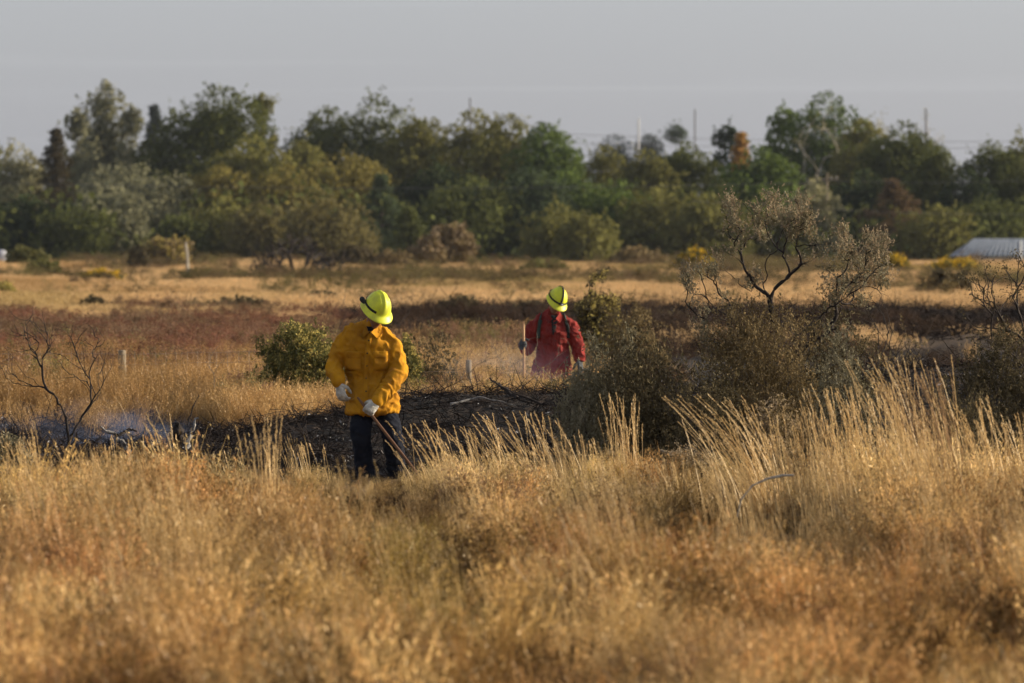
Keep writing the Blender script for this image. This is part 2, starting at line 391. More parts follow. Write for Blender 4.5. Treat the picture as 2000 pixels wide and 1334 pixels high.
TREES = [
 # px, top, half, D, kind, leaf, label
 (-70, 250, 90, 470, 'round', 'olive', 'olive tree cut by the left edge of the picture beyond the field'),
 (35, 282, 62, 452, 'round', 'pale', 'pale yellow-green tree left of the dark pointed conifer'),
 (110, 246, 66, 445, 'conifer', 'rustdark', 'pointed conifer with rusty brown boughs near the left edge'),
 (150, 222, 38, 470, 'poplar', 'silver', 'narrow grey-green poplar just behind the rusty conifer'),
 (205, 176, 66, 480, 'poplar', 'silver', 'tall pale green poplar with ragged upright top on the left'),
 (258, 214, 34, 474, 'poplar', 'silver', 'slim pale poplar between the tall poplar and the blue-grey spire'),
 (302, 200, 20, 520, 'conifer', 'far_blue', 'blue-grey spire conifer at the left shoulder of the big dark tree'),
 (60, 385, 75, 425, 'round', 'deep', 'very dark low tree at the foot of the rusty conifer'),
 (145, 400, 60, 420, 'round', 'dark_green', 'dark bushy tree below the tall pale poplar'),
 (265, 322, 100, 432, 'round', 'silver', 'broad silvery rounded tree left of centre with whitish top'),
 (215, 350, 60, 424, 'round', 'silver', 'smaller silvery bushy tree leaning on the broad silvery one'),
 (345, 215, 66, 468, 'round', 'dark_green', 'dark green left shoulder tree beside the highest crown'),
 (430, 166, 92, 470, 'round', 'dark_green', 'highest broad dark green tree left of centre'),
 (512, 190, 34, 476, 'poplar', 'olive', 'olive upright tree at the right edge of the highest crown'),
 (490, 262, 76, 446, 'round', 'olive', 'olive tree with warm leaves in front of the highest crown'),
 (430, 320, 62, 434, 'round', 'ochre', 'ochre leaved tree below the highest crown'),
 (590, 275, 52, 452, 'round', 'olive', 'small olive tree in the notch between the two tallest groups'),
 (655, 300, 92, 436, 'round', 'ochre', 'wide ochre yellow tree left of the centre dark grove'),
 (560, 318, 60, 430, 'round', 'ochre', 'yellowish tree beside the wide ochre one'),
 (640, 208, 78, 482, 'round', 'dark_green', 'dark green tree at the left slope of the central group'),
 (735, 186, 96, 480, 'round', 'dark_green', 'tall dark domed tree heading the central group'),
 (815, 232, 72, 474, 'round', 'olive', 'olive domed tree right of the tall central dome'),
 (925, 214, 72, 470, 'round', 'olive', 'olive tree under the thin mast in the middle'),
 (990, 222, 66, 466, 'round', 'olive', 'feathery olive tree right of the thin mast'),
 (1062, 240, 68, 458, 'round', 'green', 'fresh green sloping tree at the right end of the central group'),
 (745, 336, 84, 420, 'conifer', 'blue_green', 'blue-green pine standing in front of the central grove'),
 (800, 400, 60, 412, 'conifer', 'dark_green', 'small dark pine at the field edge right of the blue-green pine'),
 (860, 320, 74, 436, 'round', 'deep', 'deep dark tree in the heart of the central grove'),
 (925, 350, 82, 424, 'round', 'dark_green', 'dark green mid-height tree behind the tawny field bush'),
 (1030, 330, 84, 426, 'round', 'blue_green', 'blue-green leafy tree left of centre right grove'),
 (1110, 330, 62, 432, 'round', 'green', 'green rounded tree at the foot of the central slope'),
 (1090, 400, 62, 416, 'round', 'olive', 'olive-brown low tree at the field edge near the centre'),
 (440, 380, 62, 416, 'round', 'olive', 'low olive brush tree behind the pale post'),
 (520, 390, 60, 412, 'round', 'tawny', 'low yellow-brown tree directly behind the bare grey shrub'),
 (640, 388, 72, 408, 'round', 'tawny', 'low brown-olive tree right of the bare grey shrub'),
 (355, 420, 46, 414, 'round', 'dark_green', 'small dark tree behind the round orange-topped bush'),
 (1182, 286, 46, 452, 'round', 'olive', 'olive tree under the distant blue tree tops'),
 (1262, 292, 56, 446, 'round', 'olive', 'olive tree below the pale utility pole'),
 (1345, 278, 62, 448, 'round', 'dark_green', 'dark green tree under the dark mast on the right'),
 (1200, 352, 66, 428, 'round', 'green', 'bright green tipped tree in the right middle'),
 (1290, 362, 70, 424, 'round', 'olive', 'dim olive tree right of the green tipped tree'),
 (1150, 420, 50, 412, 'round', 'olive', 'low olive tree above the red-shirted firefighter'),
 (1385, 380, 66, 420, 'round', 'olive', 'olive-brown tree behind the tip of the tall sagebrush'),
 (1420, 244, 34, 475, 'round', 'deep', 'dark round top left of the orange pointed tree'),
 (1447, 254, 26, 462, 'conifer', 'orange', 'small pointed tree with orange autumn leaves'),
 (1480, 285, 72, 440, 'round', 'green', 'green rounded tree in front of the tall cottonwood'),
 (1530, 208, 40, 484, 'round', 'green', 'left lobe tree beside the tall cottonwood'),
 (1612, 182, 82, 482, 'round', 'green', 'tall open cottonwood crown with pale limbs on the right'),
 (1685, 232, 52, 476, 'round', 'olive', 'olive tree right of the tall cottonwood'),
 (1592, 372, 60, 424, 'poplar', 'pale', 'pale willowy tree behind the tall sagebrush'),
 (1520, 400, 52, 422, 'round', 'olive', 'olive low tree left of the pale willow'),
 (1765, 238, 78, 458, 'round', 'dark_green', 'dark green tree with pointed top right of the cottonwood'),
 (1825, 282, 48, 450, 'round', 'dark_green', 'dark green tree sloping down toward the pinkish gap'),
 (1745, 345, 110, 424, 'conifer', 'rust', 'broad rust-speckled conifer on the right'),
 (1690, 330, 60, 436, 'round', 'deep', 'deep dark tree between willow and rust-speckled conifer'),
 (1830, 400, 66, 420, 'round', 'olive', 'low olive-brown tree right of the rust-speckled conifer'),
 (1935, 276, 62, 448, 'round', 'dark_green', 'dark tree above the metal shed roof'),
 (1890, 330, 50, 440, 'round', 'deep', 'very dark tree left of the tree above the shed'),
 (1990, 270, 44, 452, 'round', 'olive', 'olive tree at the right edge of the picture'),
 (2055, 215, 56, 470, 'poplar', 'dark_green', 'upright dark tree cut by the right edge'),
 (1960, 390, 74, 432, 'round', 'dark_green', 'low dark tree right behind the metal shed'),
 (2110, 300, 80, 446, 'round', 'olive', 'olive tree beyond the right edge of the shed'),
 (-110, 380, 80, 420, 'round', 'dark_green', 'dark low tree at the extreme left of the tree line'),
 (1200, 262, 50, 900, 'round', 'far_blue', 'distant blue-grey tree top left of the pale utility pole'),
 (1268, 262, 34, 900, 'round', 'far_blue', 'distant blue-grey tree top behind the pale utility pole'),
 (1320, 243, 26, 880, 'round', 'blue_green', 'distant rounded tree top right of the pale utility pole'),
 (1610, 190, 70, 478, 'bare', 'pale', 'pale bare limbed tree spreading in front of the cottonwood'),
 (1722, 194, 32, 500, 'bare', 'pale', 'thin leafless whitish tree right of the cottonwood'),
 (1805, 190, 40, 505, 'bare', 'pale', 'tall leafless whitish tree standing above the dark trees'),
]
for T_ in TREES: tree(*T_)

# far low bank of scrub that closes the gaps under the tree line
acc = Acc(); N = 40000
xx = rng.uniform(-75, 75, N); yy = 418 + rng.random(N) * 60
zz = -1.7 + rng.random(N) ** 1.1 * (2.4 + 7.5 * fbm(xx * .22, yy * .05, 5) ** 1.3)
rcards(acc, np.stack([xx, yy, zz], 1), .62, .38)
tag(acc.build('undergrowth', leafmat('dark_green', LEAF['dark_green'])), 'mass of dark scrub under the far trees', 'undergrowth', kind='stuff')

# masts and poles beyond the trees
def pole(px, top, D, mat, label, arm=True, w0=.16):
    b0 = Vector((X(px, D), D, -1.7)); hgt = Z(top, D) - b0.z
    e = empty('utility_pole', b0, label, 'utility pole', 'utility poles among the far trees')
    a = Acc(); tube(a, [(0, 0, 0), (0, 0, hgt * .5), (0, 0, hgt)], [w0 * 1.2, w0, w0 * .8], 8); a.build('shaft', mat, e, True)
    if arm:
        for dz, hw in ((.5, .8),):
            a = Acc(); tube(a, [(-hw, -.2, hgt - dz), (hw, -.2, hgt - dz)], [.07, .07], 4); a.build('crossarm', mat, e)
        for xx in (-.72, 0.3, .72):
            a = Acc(); tube(a, [(xx, -.2, hgt - .43), (xx, -.2, hgt - .2)], [.06, .04], 6); a.build('insulator', M['palebark'], e)
    return e
M['paint'] = solid('pale_painted_steel', (.62, .62, .60), (.5, .5, .5), .6, 5)
M['greypole'] = solid('grey_pole', (.16, .15, .15), (.10, .09, .09), .8, 5)
pole(918, 191, 620, M['greypole'], 'thin dark mast top showing above the middle trees', False, .10)
pole(1247, 231, 560, M['paint'], 'pale utility pole above the dip in the trees', False, .10)
pole(1357, 213, 560, M['greypole'], 'dark slim mast right of the pale utility pole', False, .085)
pole(1615, 338, 428, M['silverwood'], 'short brown wooden power pole among the right trees', True, .10)
pole(1808, 212, 515, M['greypole'], 'slim pole inside the tall leafless whitish tree', False, .10)
def wire(y0, y1, x0, x1, D, label, r=.018):
    a = Acc(); s = np.linspace(0, 1, 24); x = X(x0 + (x1 - x0) * s, D); z = Z(y0 + (y1 - y0) * s, D) - 4 * .5 * s * (1 - s)
    tube(a, np.stack([x, np.full(24, D), z], 1), r, 4)
    tag(a.build('power_line', M['greypole']), label, 'power line', 'power lines across the tree line')
wire(352, 356, -200, 1615, 414, 'power line running left from the short brown pole', .014)
wire(352, 330, 1615, 2300, 414, 'power line running right from the short brown pole', .014)
wire(392, 414, 1350, 2300, 409, 'lower wire crossing the right trees above the shed', .014)
wire(262, 272, 1100, 2300, 600, 'thin upper wire crossing the open sky on the right', .022)
wire(276, 284, 1000, 2300, 600, 'thin lower wire crossing the open sky on the right', .022)

# ------------------------------------------------------------------ shed with a metal roof
D0 = 392; e = empty('shed', (X(1925, D0), D0, float(hz(X(1925, D0), D0))), 'low shed with light grey metal roof at the right edge of the field', 'shed')
s_ = D0 / F; zb = e.location.z
def lx(px): return X(px, D0) - e.location.x
def lz(py): return Z(py, D0) - zb
M['roof'] = solid('galvanised_roof', (.22, .25, .29), (.15, .175, .21), .55, 3, spec=.4)
M['shedwall'] = solid('shed_boards', (.55, .50, .40), (.42, .37, .30), .8, 3)
xl, xr = lx(1858), lx(2120); zt, ze = lz(467), lz(500)
nsh = 26
for i in range(nsh):                                    # standing-seam roof sheets, front slope then back slope
    a0 = i / nsh; a1 = (i + .94) / nsh; a = Acc()
    tl, tr_ = lx(1900) + (lx(2085) - lx(1900)) * a0, lx(1900) + (lx(2085) - lx(1900)) * a1
    bl, br = xl + (xr - xl) * a0, xl + (xr - xl) * a1
    V = [(bl, -2.2, ze), (br, -2.2, ze), (tr_, 0, zt), (tl, 0, zt), (bl, -2.2, ze + .04), (br, -2.2, ze + .04), (tr_, 0, zt + .04), (tl, 0, zt + .04)]
    a.add(V, [(4, 5, 6, 7), (0, 1, 5, 4), (1, 2, 6, 5), (3, 0, 4, 7)], random.random())
    a.build('roof_sheet', M['roof'], e)
a = Acc()
V = [(tl_, y_, z_) for tl_, y_, z_ in ((lx(1900), 0, zt - .02), (lx(2085), 0, zt - .02), (xr, 2.2, ze), (xl, 2.2, ze))]
a.add(V, [(0, 1, 2, 3)], .5); a.add([(xl, -2.2, ze - .02), (lx(1900), 0, zt - .03), (xl, 2.2, ze - .02), (xl, 0, ze - .02)], [(0, 1, 2, 3)], .5)
a.build('roof', M['roof'], e)
a = Acc(); bx = [(xl + .3, -1.9), (xr - .3, -1.9), (xr - .3, 1.9), (xl + .3, 1.9)]
a.add([(p[0], p[1], z_) for z_ in (-.3, ze - .05) for p in bx], [(0, 1, 5, 4), (1, 2, 6, 5), (2, 3, 7, 6), (3, 0, 4, 7)], .5)
a.build('wall', M['shedwall'], e)
a = Acc(); a.add([(x_, y_, z_) for z_ in (ze - .3, zt - .12) for x_, y_ in ((lx(1983), -2.5), (lx(1989), -2.5), (lx(1989), -2.3), (lx(1983), -2.3))],
      [(0, 1, 5, 4), (1, 2, 6, 5), (2, 3, 7, 6), (3, 0, 4, 7), (4, 5, 6, 7)], .5); a.build('vent_pipe', M['paint'], e)

a = Acc()  # white object of unknown kind, built as a rounded lump
P_ = nrm(rng.normal(size=(8, 3)))
D1 = 330; bmx = X(2, D1)
th = np.linspace(0, 2 * np.pi, 13)[:-1]; rings = []
for k, (z_, r_) in enumerate(((0, .45), (.3, .52), (.6, .42), (.78, .2), (.82, .02))):
    rings.append(np.stack([r_ * np.cos(th) * (1 + .2 * np.sin(3 * th + k)), r_ * np.sin(th) * .8, np.full(12, z_) + .05 * np.sin(2 * th + k)], 1))
V = np.concatenate(rings); q = [(k * 12 + j, k * 12 + (j + 1) % 12, (k + 1) * 12 + (j + 1) % 12, (k + 1) * 12 + j) for k in range(4) for j in range(12)]
a.add(V, q, .5); o_ = a.build('lump', solid('white_lump_surface', (.62, .63, .66), (.3, .3, .32), .8, 4, .5, 8))
o_.location = (bmx, D1, float(hz(bmx, D1)) + .45); o_.scale = (.8, .7, .75)
tag(o_, 'whitish boulder at the far left edge of the field', 'lump')

# ------------------------------------------------------------------ grass prototypes (instanced as stuff)
def tuft_fluff(h=.42, n=46, spread=.14, lean=(-.10, 0), wid=.0042, seeds=5, sw=.0068):
    a = Acc(); K = 5
    b0 = np.stack([rng.normal(size=n) * spread * .5, rng.normal(size=n) * spread * .5, np.full(n, -.03)], 1)
    n = int(n * 1.25); b0 = np.stack([rng.normal(size=n) * spread * .5, rng.normal(size=n) * spread * .5, np.full(n, -.03)], 1)
    hh = h * (.45 + .75 * rng.random(n)); ang = rng.random(n) * 6.283; out_ = (.08 + .42 * rng.random(n) ** 1.6) * hh
    tip = b0 + np.stack([np.cos(ang) * out_ + lean[0] * hh * 2, np.sin(ang) * out_ + lean[1] * hh, hh], 1)
    c = b0 + np.stack([np.cos(ang) * out_ * .28 + lean[0] * hh * .5, np.sin(ang) * out_ * .28, hh * .62], 1)
    uu = np.linspace(0, 1, K)[None, :, None]
    P = (1 - uu) ** 2 * b0[:, None] + 2 * uu * (1 - uu) * c[:, None] + uu ** 2 * tip[:, None]
    W = wid * (1 - .7 * np.linspace(0, 1, K))[None] * (.6 + .8 * rng.random((n, 1)))
    rn = rng.random(n); ribbons(a, P, W, rn)
    if seeds:
        us = .55 + .45 * rng.random((n, seeds, 1))
        S = (1 - us) ** 2 * b0[:, None] + 2 * us * (1 - us) * c[:, None] + us ** 2 * tip[:, None] + rng.normal(size=(n, seeds, 3)) * .012
        rcards(a, S.reshape(-1, 3), .026, sw, .8, np.repeat(rn, seeds))
    return a

def tuft_tall(h=1.0, n=70, spread=.10, lean=-.22, wid=.0045, head=True):
    a = Acc(); K = 7
    b0 = np.stack([rng.normal(size=n) * spread, rng.normal(size=n) * spread, np.full(n, -.03)], 1)
    hh = h * (.45 + .6 * rng.random(n) ** .8); ang = rng.random(n) * 6.283; o1 = .16 * rng.random(n) * hh
    tip = b0 + np.stack([np.cos(ang) * o1 + lean * hh * (.3 + .9 * rng.random(n)), np.sin(ang) * o1, hh], 1)
    c = b0 + np.stack([np.cos(ang) * o1 * .3 + lean * hh * .12, np.sin(ang) * o1 * .3, hh * .6], 1)
    uu = np.linspace(0, 1, K)[None, :, None]
    P = (1 - uu) ** 2 * b0[:, None] + 2 * uu * (1 - uu) * c[:, None] + uu ** 2 * tip[:, None]
    W = wid * (1 - .6 * np.linspace(0, 1, K))[None] * (.7 + .6 * rng.random((n, 1)))
    rn = .4 + .6 * rng.random(n); ribbons(a, P, W, rn)
    # long basal leaves
    m_ = n
    hb = h * (.25 + .35 * rng.random(m_)); ab = rng.random(m_) * 6.283; ob = (.2 + .5 * rng.random(m_)) * hb
    bb = b0[rng.integers(0, n, m_)] + rng.normal(size=(m_, 3)) * [.04, .04, 0]
    tb = bb + np.stack([np.cos(ab) * ob, np.sin(ab) * ob, hb * .8], 1); cb = bb + np.stack([np.cos(ab) * ob * .3, np.sin(ab) * ob * .3, hb], 1)
    uu5 = np.linspace(0, 1, 5)[None, :, None]
    ribbons(a, (1 - uu5) ** 2 * bb[:, None] + 2 * uu5 * (1 - uu5) * cb[:, None] + uu5 ** 2 * tb[:, None], wid * 1.1 * (1 - .8 * np.linspace(0, 1, 5))[None] * np.ones((m_, 1)))
    if head:
        k = 12; us = (.80 + .20 * (np.arange(k) + .5) / k)[None, :, None] + 0 * rng.random((n, k, 1))
        S = (1 - us) ** 2 * b0[:, None] + 2 * us * (1 - us) * c[:, None] + us ** 2 * tip[:, None] + rng.normal(size=(n, k, 3)) * .003
        dr = nrm(tip - c); d = np.repeat(dr, k, 0) + rng.normal(size=(n * k, 3)) * .25
        s = nrm(np.cross(d, rng.normal(size=(n * k, 3))))
        cards(a, S.reshape(-1, 3), nrm(d) * .012, s * .0028, np.repeat(rn, k))
    return a

def tuft_weed(h=.45, n=14, leaf=.014, per=70):
    a = Acc(); ang = rng.random(n) * 6.283; o1 = h * (.2 + .4 * rng.random(n)); hh = h * (.6 + .4 * rng.random(n))
    T = np.stack([np.cos(ang) * o1, np.sin(ang) * o1, hh], 1)
    T = np.vstack([T, T * [.6, .6, .8] + rng.normal(size=(n, 3)) * .03, T * [1.1, 1.1, .6] + rng.normal(size=(n, 3)) * .03])
    ps, rd, A = grow([(0, 0, -.03), (0, 0, h * .1), (0, 0, h * .2)], T, .07, .15, .0012, .45)
    for p in ps:
        Pp = A[p]; k = len(Pp); W = np.maximum(rd[p] * 2, .002)[None]; ribbons(a, Pp[None], W)
    N = per * n; j = rng.integers(0, len(A), N); wz = A[j]
    rcards(a, wz + rng.normal(size=(N, 3)) * .022 * h / .45, leaf * 1.8, leaf * .7, .6)
    return a

def tuft_far(h=.75, n=110, spread=.42, wid=.010):
    a = Acc(); K = 3
    b0 = np.stack([rng.normal(size=n) * spread, rng.normal(size=n) * spread, np.full(n, -.05)], 1)
    hh = h * (.55 + .5 * rng.random(n)); ang = rng.random(n) * 6.283; o1 = .3 * rng.random(n) * hh
    tip = b0 + np.stack([np.cos(ang) * o1 - .1 * hh, np.sin(ang) * o1, hh], 1); mid = (b0 + tip) / 2 + [0, 0, .05]
    P = np.stack([b0, mid, tip], 1); W = wid * np.array([.8, 1, .35])[None] * (.6 + .8 * rng.random((n, 1)))
    rn = rng.random(n); ribbons(a, P, W, rn)
    k = 4; us = .7 + .35 * rng.random((n, k, 1)); S = mid[:, None] * (1 - us) + tip[:, None] * us + rng.normal(size=(n, k, 3)) * .015
    rcards(a, S.reshape(-1, 3), .07, .022, .5, np.repeat(rn, k))
    return a

def protos(tag_, makers, mat):
    c = bpy.data.collections.new('tufts_of_' + tag_)
    for i, mk in enumerate(makers):
        c.objects.link(mk.build('tuft', mat, link=False))
    return c, len(makers)

def scatter(name, label, cat, pc, P, rz, tilt, scl, tint, kind='stuff'):
    coll, nv = pc; N = len(P)
    me = bpy.data.meshes.new(name); me.vertices.add(N); me.vertices.foreach_set('co', P.astype(np.float32).ravel())
    def attr(nm, ty, dom, data, key):
        q = me.attributes.new(nm, ty, dom); q.data.foreach_set(key, data)
    attr('rot', 'FLOAT_VECTOR', 'POINT', np.stack([tilt[:, 0], tilt[:, 1], rz], 1).astype(np.float32).ravel(), 'vector')
    attr('scl', 'FLOAT_VECTOR', 'POINT', scl.astype(np.float32).ravel(), 'vector')
    attr('idx', 'INT', 'POINT', rng.integers(0, nv, N).astype(np.int32), 'value')
    attr('tint', 'FLOAT_COLOR', 'POINT', np.concatenate([tint, np.ones((N, 1))], 1).astype(np.float32).ravel(), 'color')
    o = bpy.data.objects.new(name, me); COL.objects.link(o)
    g = bpy.data.node_groups.new(name + '_nodes', 'GeometryNodeTree')
    g.interface.new_socket('Geometry', in_out='INPUT', socket_type='NodeSocketGeometry'); g.interface.new_socket('Geometry', in_out='OUTPUT', socket_type='NodeSocketGeometry')
    i = g.nodes.new('NodeGroupInput'); oo = g.nodes.new('NodeGroupOutput'); ip = g.nodes.new('GeometryNodeInstanceOnPoints')
    ci = g.nodes.new('GeometryNodeCollectionInfo'); ci.inputs[0].default_value = coll; ci.inputs[1].default_value = True; ci.inputs[2].default_value = True
    def na(nm, ty):
        n = g.nodes.new('GeometryNodeInputNamedAttribute'); n.data_type = ty; n.inputs[0].default_value = nm; return [s for s in n.outputs if s.enabled and s.name == 'Attribute'][0]
    g.links.new(i.outputs[0], ip.inputs['Points']); g.links.new(ci.outputs[0], ip.inputs['Instance'])
    ip.inputs['Pick Instance'].default_value = True
    g.links.new(na('idx', 'INT'), ip.inputs['Instance Index'])
    e2r = g.nodes.new('FunctionNodeEulerToRotation'); g.links.new(na('rot', 'FLOAT_VECTOR'), e2r.inputs[0]); g.links.new(e2r.outputs[0], ip.inputs['Rotation'])
    g.links.new(na('scl', 'FLOAT_VECTOR'), ip.inputs['Scale']); g.links.new(ip.outputs[0], oo.inputs[0])
    md = o.modifiers.new('tufts', 'NODES'); md.node_group = g
    return tag(o, label, cat, kind=kind)

def area(y0, y1, dens, m0=-620, m1=2620):
    """random points over the wedge of ground that the lens sees, with a margin"""
    n = int(dens * (m1 - m0) / F * (y1 ** 2 - y0 ** 2) / 2)
    y = np.sqrt(rng.random(n) * (y1 ** 2 - y0 ** 2) + y0 ** 2); px = rng.uniform(m0, m1, n)
    return X(px, y), y, px

def mixc(a, b, f): return a * (1 - f[:, None]) + np.asarray(b)[None] * f[:, None]

P_fluff = protos('fine_grass', [tuft_fluff(.42, 46), tuft_fluff(.36, 52, .16), tuft_fluff(.5, 40, .12), tuft_fluff(.30, 60, .18), tuft_fluff(.46, 44, .14, seeds=10)], M['straw'])
P_tall = protos('tall_grass', [tuft_tall(1.0, 46), tuft_tall(.85, 40, .08), tuft_tall(1.1, 36, .09)], M['straw'])
P_weed = protos('weeds', [tuft_weed(.45), tuft_weed(.38, 18), tuft_weed(.5, 12)], M['weed'])
P_far = protos('far_grass', [tuft_far(), tuft_far(.85, 90), tuft_far(.65, 130)], M['straw'])

# --- foreground field
PATCH = [ # px, py of the ground, rx, ry, colour multiplier, strength, height factor
 (110, 1240, 150, 90, (.66, .36, .26), .7, .9), (330, 1130, 160, 60, (.72, .48, .35), .5, .9), (560, 1180, 170, 90, (.74, .52, .38), .5, .9),
 (830, 1380, 90, 60, (.62, .33, .24), .65, .9), (700, 1330, 90, 60, (.55, .45, .25), .6, .8),
 (790, 1180, 120, 110, (.36, .34, .16), .9, .75), (880, 1330, 110, 110, (.42, .40, .18), .85, .8), (760, 1070, 150, 70, (.20, .14, .09), .95, .45),
 (620, 1090, 90, 35, (.45, .38, .27), .7, .8), (240, 1180, 80, 50, (.42, .35, .24), .6, .8), (560, 1290, 60, 40, (.35, .28, .2), .6, .8),
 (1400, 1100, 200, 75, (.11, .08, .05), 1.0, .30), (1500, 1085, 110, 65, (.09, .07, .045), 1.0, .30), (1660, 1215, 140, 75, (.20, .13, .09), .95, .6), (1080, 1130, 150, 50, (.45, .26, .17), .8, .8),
 (1640, 1300, 260, 50, (.62, .36, .24), .6, .85), (1880, 1230, 150, 80, (.50, .24, .14), .7, .9), (1960, 1110, 70, 50, (.25, .16, .1), .8, .8),
 (1480, 1420, 200, 60, (.68, .42, .30), .55, .9), (1250, 1210, 160, 60, (.7, .45, .28), .45, .9), (1950, 1380, 200, 90, (.45, .30, .15), .7, .85),
 (300, 985, 110, 40, (.45, .29, .15), .75, 1.0), (120, 975, 60, 30, (.6, .38, .24), .6, 1.0), (1130, 1010, 90, 30, (.5, .52, .2), .6, .8),
]
def fgmap(x, y):
    px = PX(x, y); py = HY + H / y * F; n = len(x)
    base = np.ones((n, 3)) * np.array([.90, .84, .72])
    f = sstep(950, 1250, py); base = mixc(base, (.84, .70, .55), f * .75)
    k = fbm(x * 1.3, y * .7, 91); base = mixc(base, (.62, .38, .24), np.clip((k - .49) * 4.5, 0, .8))
    k = fbm(x * 1.7 + 9, y * .9, 97); base = mixc(base, (.42, .36, .20), np.clip((k - .6) * 5, 0, .65))
    k = fbm(x * 1.1 + 5, y * .6, 99); base = mixc(base, (1.1, .95, .78), np.clip((k - .55) * 4, 0, .7))
    cl = sstep(.25, .75, vnoise(x * 3.1, y * 1.5, 57)); cl2 = sstep(.3, .7, vnoise(x * 1.4 + 3, y * .8, 58))
    hf = (.30 + .62 * cl + .38 * cl2) * (.72 + .5 * fbm(x * .9, y * .9, 55))
    for (cx, cy_, rx, ry, c, s, h) in PATCH:
        d = np.exp(-(((px - cx) / rx) ** 2 + ((py - cy_) / ry) ** 2) ** 1.5) * s
        d = d * np.clip(.70 + .7 * fbm(x * 2.5, y * 2.5, 12), 0, 1)
        base = mixc(base, c, d); hf = hf * (1 - d * (1 - h))
    base = base * (.55 + .8 * rng.random((n, 1))) * (.50 + .85 * vnoise(x * 3.4, y * 1.9, 31))[:, None] * (.72 + .5 * cl)[:, None]
    base = mixc(base, (.20, .15, .09), ((rng.random(n) < .24) * .85).astype(float))
    # the ground in front of the yellow-shirted firefighter is nearly bare of tall grass
    near = np.exp(-((px - 735) / 110) ** 2) * sstep(38, 45, y)
    hf = hf * (1 - .45 * near) * (1 - .60 * sstep(38, 46.5, y))
    return base, hf

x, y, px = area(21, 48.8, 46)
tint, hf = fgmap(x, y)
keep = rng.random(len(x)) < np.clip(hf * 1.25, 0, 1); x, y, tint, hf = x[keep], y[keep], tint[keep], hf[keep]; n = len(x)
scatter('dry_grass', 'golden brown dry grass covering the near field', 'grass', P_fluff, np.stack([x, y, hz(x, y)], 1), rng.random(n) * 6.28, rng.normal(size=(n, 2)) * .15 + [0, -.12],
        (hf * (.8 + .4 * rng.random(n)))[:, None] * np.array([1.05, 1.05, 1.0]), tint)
x, y, px = area(21, 48.5, 9); tint, hf = fgmap(x, y); n = len(x)
scatter('dry_weeds', 'low brown and reddish weeds mixed through the near grass', 'weeds', P_weed, np.stack([x, y, hz(x, y)], 1), rng.random(n) * 6.28, rng.normal(size=(n, 2)) * .1,
        (hf * (.65 + .4 * rng.random(n)))[:, None] * np.ones(3), tint * [.42, .36, .28])

# --- scattered taller stems through the near field
x, y, px = area(24, 48.5, 9); k = (rng.random(len(x)) < np.clip((vnoise(x * 1.9, y * 1.5, 71) - .42) * 2.6, .04, 1)) & (rng.random(len(x)) > .85 * sstep(41, 44, y) * (1 - sstep(1050, 1250, px))); x, y = x[k], y[k]; tint, hf = fgmap(x, y); n = len(x)
scatter('tall_dry_stems', 'sparse taller straw stems standing above the near grass', 'grass', P_tall, np.stack([x, y, hz(x, y)], 1), rng.normal(size=n) * .25, rng.normal(size=(n, 2)) * .06,
        (.42 + .4 * rng.random(n))[:, None] * np.ones(3) * hf[:, None] * np.array([.8, .8, 1]), mixc(tint, (.88, .80, .74), np.full(n, .6)))

# --- grass strip behind the front burn
x, y, px = area(58, 97, 26); nn = fbm(x * .5, y * .3, 14)
keep = ((charm(x, y) < .35 - .3 * rng.random(len(x))) | (rng.random(len(x)) < np.where(px < 420, .08, .022))) & ((y < 80) | (rng.random(len(x)) > .85 * sstep(600, 760, px))) & (rng.random(len(x)) < 1.3 - sstep(1000, 1120, px) * 1.15)
x, y, px, nn = x[keep], y[keep], px[keep], nn[keep]; n = len(x)
tint = np.ones((n, 3)) * [.84, .68, .54]; f = (1 - sstep(250, 620, px + 300 * (nn - .5))) * sstep(60, 78, y)
tint = mixc(tint, (.50, .30, .22), f * .8); tint = mixc(tint, (.45, .31, .21), (1 - sstep(380, 620, px)) * .55); tint = mixc(tint, (.45, .36, .27), np.clip((fbm(x * .9, y * .3, 77) - .5) * 4, 0, .7))
hf = np.clip(.62 + .5 * nn - .25 * sstep(80, 95, y), .3, 1.2) * (1 - .15 * np.exp(-((px - 1080) / 90) ** 2) * (y < 68)) * (1 + .35 * np.exp(-((px - 1060) / 110) ** 2) * (y > 60) * (y < 67))
scatter('strip_grass', 'dry grass strip between the two burnt bands', 'grass', P_fluff, np.stack([x, y, hz(x, y)], 1), rng.random(n) * 6.28, rng.normal(size=(n, 2)) * .15,
        (hf * (.8 + .4 * rng.random(n)))[:, None] * np.array([1.15, 1.15, 1.05]), tint * (.75 + .4 * rng.random((n, 1))))

x, y, px = area(60, 97, 3.2, -330, 1150); nn = fbm(x * .7, y * .3, 181); k = (rng.random(len(x)) < np.clip((nn - .47) * 7, .03, .9)) & (charm(x, y) < .3)
x, y = x[k], y[k]; n = len(x)
tint = mixc(np.ones((n, 3)) * [.26, .17, .12], (.20, .20, .09), (rng.random(n) > .6) * .8) * (.6 + .8 * rng.random((n, 1)))
scatter('brown_weeds', 'brown and dull green weeds standing in the grass strip', 'weeds', P_weed, np.stack([x, y, hz(x, y)], 1), rng.random(n) * 6.28, rng.normal(size=(n, 2)) * .1, (.8 + .6 * rng.random(n))[:, None] * np.ones(3), tint)

